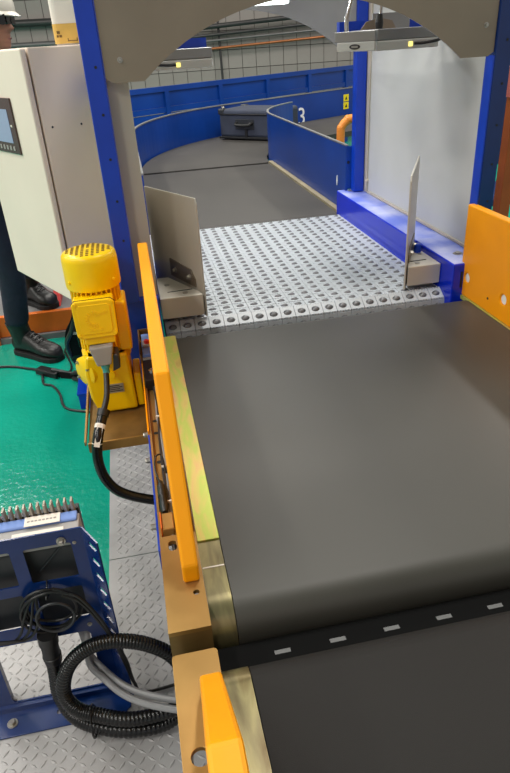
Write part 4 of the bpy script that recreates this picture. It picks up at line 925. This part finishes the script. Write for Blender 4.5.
for z, f in ((-0.085, 0.82), (-0.05, 1.0), (0.0, 1.04), (0.04, 1.05), (0.075, 1.04), (0.10, 0.8)):
    hr_.append([TH @ Vector(((-0.096 * f * abs(math.cos(a)) - 0.004) if math.cos(a) < 0 else -0.006 + 0.03 * (z > 0.03), 0.0785 * f * math.sin(a), z)) for a in [2 * PI * k / 24 for k in range(24)]])
MB().loft(hr_).build('hair', 'hair', head, smooth=True)
gl = MB()
for s_ in (-1, 1):
    gl.prism([(0.006 * s_, -0.016), (0.06 * s_, -0.018), (0.068 * s_, 0.006), (0.062 * s_, 0.022), (0.008 * s_, 0.02)], 'yz', 0.090, 0.097, T=TH @ Matrix.Translation((0.0, 0, 0.008)) )
    gl.box(-0.02, 0.094, s_ * 0.077 - 0.003, s_ * 0.077 + 0.003, 0.004, 0.026, T=TH)
    gl.box(0.05, 0.094, s_ * 0.076 - 0.003, s_ * 0.076 + 0.003, -0.012, 0.028, T=TH)
gl.box(0.088, 0.096, -0.01, 0.01, 0.010, 0.022, T=TH)
gl.build('safety_glasses', 'black_gloss', head)
# helmet
hel = []
for z, rx, ry in ((0.036, 0.118, 0.094), (0.045, 0.122, 0.098), (0.075, 0.120, 0.097), (0.105, 0.110, 0.088), (0.130, 0.090, 0.072), (0.146, 0.060, 0.05), (0.152, 0.02, 0.018)):
    hel.append([TH @ Vector((rx * math.cos(a), ry * math.sin(a), z)) for a in [2 * PI * k / 32 for k in range(32)]])
hm = MB().loft(hel).build('hard_hat', 'helmet', head, smooth=True)
brim = []
for (f, z) in ((0.95, 0.036), (1.06, 0.030), (1.08, 0.034), (0.97, 0.044)):
    brim.append([TH @ Vector(((0.120 + (0.014 * max(0, math.cos(a)) ** 2 if f > 1 else 0)) * f * math.cos(a), 0.096 * f * math.sin(a), z - (0.012 * max(0, math.cos(a)) if f > 1 else 0))) for a in [2 * PI * k / 32 for k in range(32)]])
MB().loft(brim).build('brim', 'helmet', head, smooth=True)
MB().box(-0.10, 0.10, -0.010, 0.010, 0.120, 0.156, T=TH).build('hat_ridge', 'helmet', head, bevel=0.012, smooth=True)
# boots
def boot(heel, toe, z, ankle):
    h = Vector((heel[0], heel[1], 0)); t_ = Vector((toe[0], toe[1], 0)); d_ = (t_ - h).normalized(); n_ = Vector((-d_.y, d_.x, 0)); L = (t_ - h).length
    T = Matrix(((d_.x, n_.x, 0, h.x), (d_.y, n_.y, 0, h.y), (0, 0, 1, z), (0, 0, 0, 1)))
    secs = [(0.0, 0.020, 0.06), (0.02, 0.038, 0.10), (0.07, 0.042, 0.125), (0.12, 0.042, 0.125), (0.16, 0.044, 0.105), (0.20, 0.050, 0.085), (0.24, 0.052, 0.078), (0.275, 0.046, 0.070), (0.30, 0.030, 0.052), (0.308, 0.012, 0.035)]
    k_ = L / 0.308; rings = []; secs = [(x, w * 1.12, 0.026 + (h_ - 0.026) * 1.2) for x, w, h_ in secs]
    for x, w, top in secs:
        rings.append([T @ Vector((x * k_, w * math.copysign(abs(math.cos(a)) ** 0.75, math.cos(a)), 0.026 + (top - 0.026) * (0.5 + 0.5 * math.copysign(abs(math.sin(a)) ** 0.8, math.sin(a))))) for a in [2 * PI * i / 16 for i in range(16)]])
    bo = MB().loft(rings).build('boot', 'boot', pe, smooth=True)
    sl = [(x * k_, w * 1.08) for x, w, _ in secs]
    MB().prism(sl + [(x, -w) for x, w in sl[::-1]], 'xy', 0.001, 0.028, T=T).build('sole', 'sole', bo, bevel=0.003)
    A = Vector(ankle); base = T @ Vector((0.07 * k_, 0, 0.09))
    MB().tube([base, base * 0.5 + A * 0.5, A], [0.055, 0.056, 0.060], 16).build('boot_shaft', 'boot', bo, smooth=True)
    for i in range(4):
        x = (0.125 + i * 0.022) * k_; zt = 0.148 - i * 0.013
        MB().tube([T @ Vector((x, -0.028, zt - 0.012)), T @ Vector((x + 0.006, 0, zt + 0.002)), T @ Vector((x, 0.028, zt - 0.012))], 0.0035, 6).build('lace', 'sole', bo)
    return bo
boot((-0.795, 3.475), (-0.530, 3.262), 0.0, (-0.750, 3.410, 0.215))
boot((-0.745, 3.865), (-0.565, 3.668), 0.160, (-0.692, 3.775, 0.40))
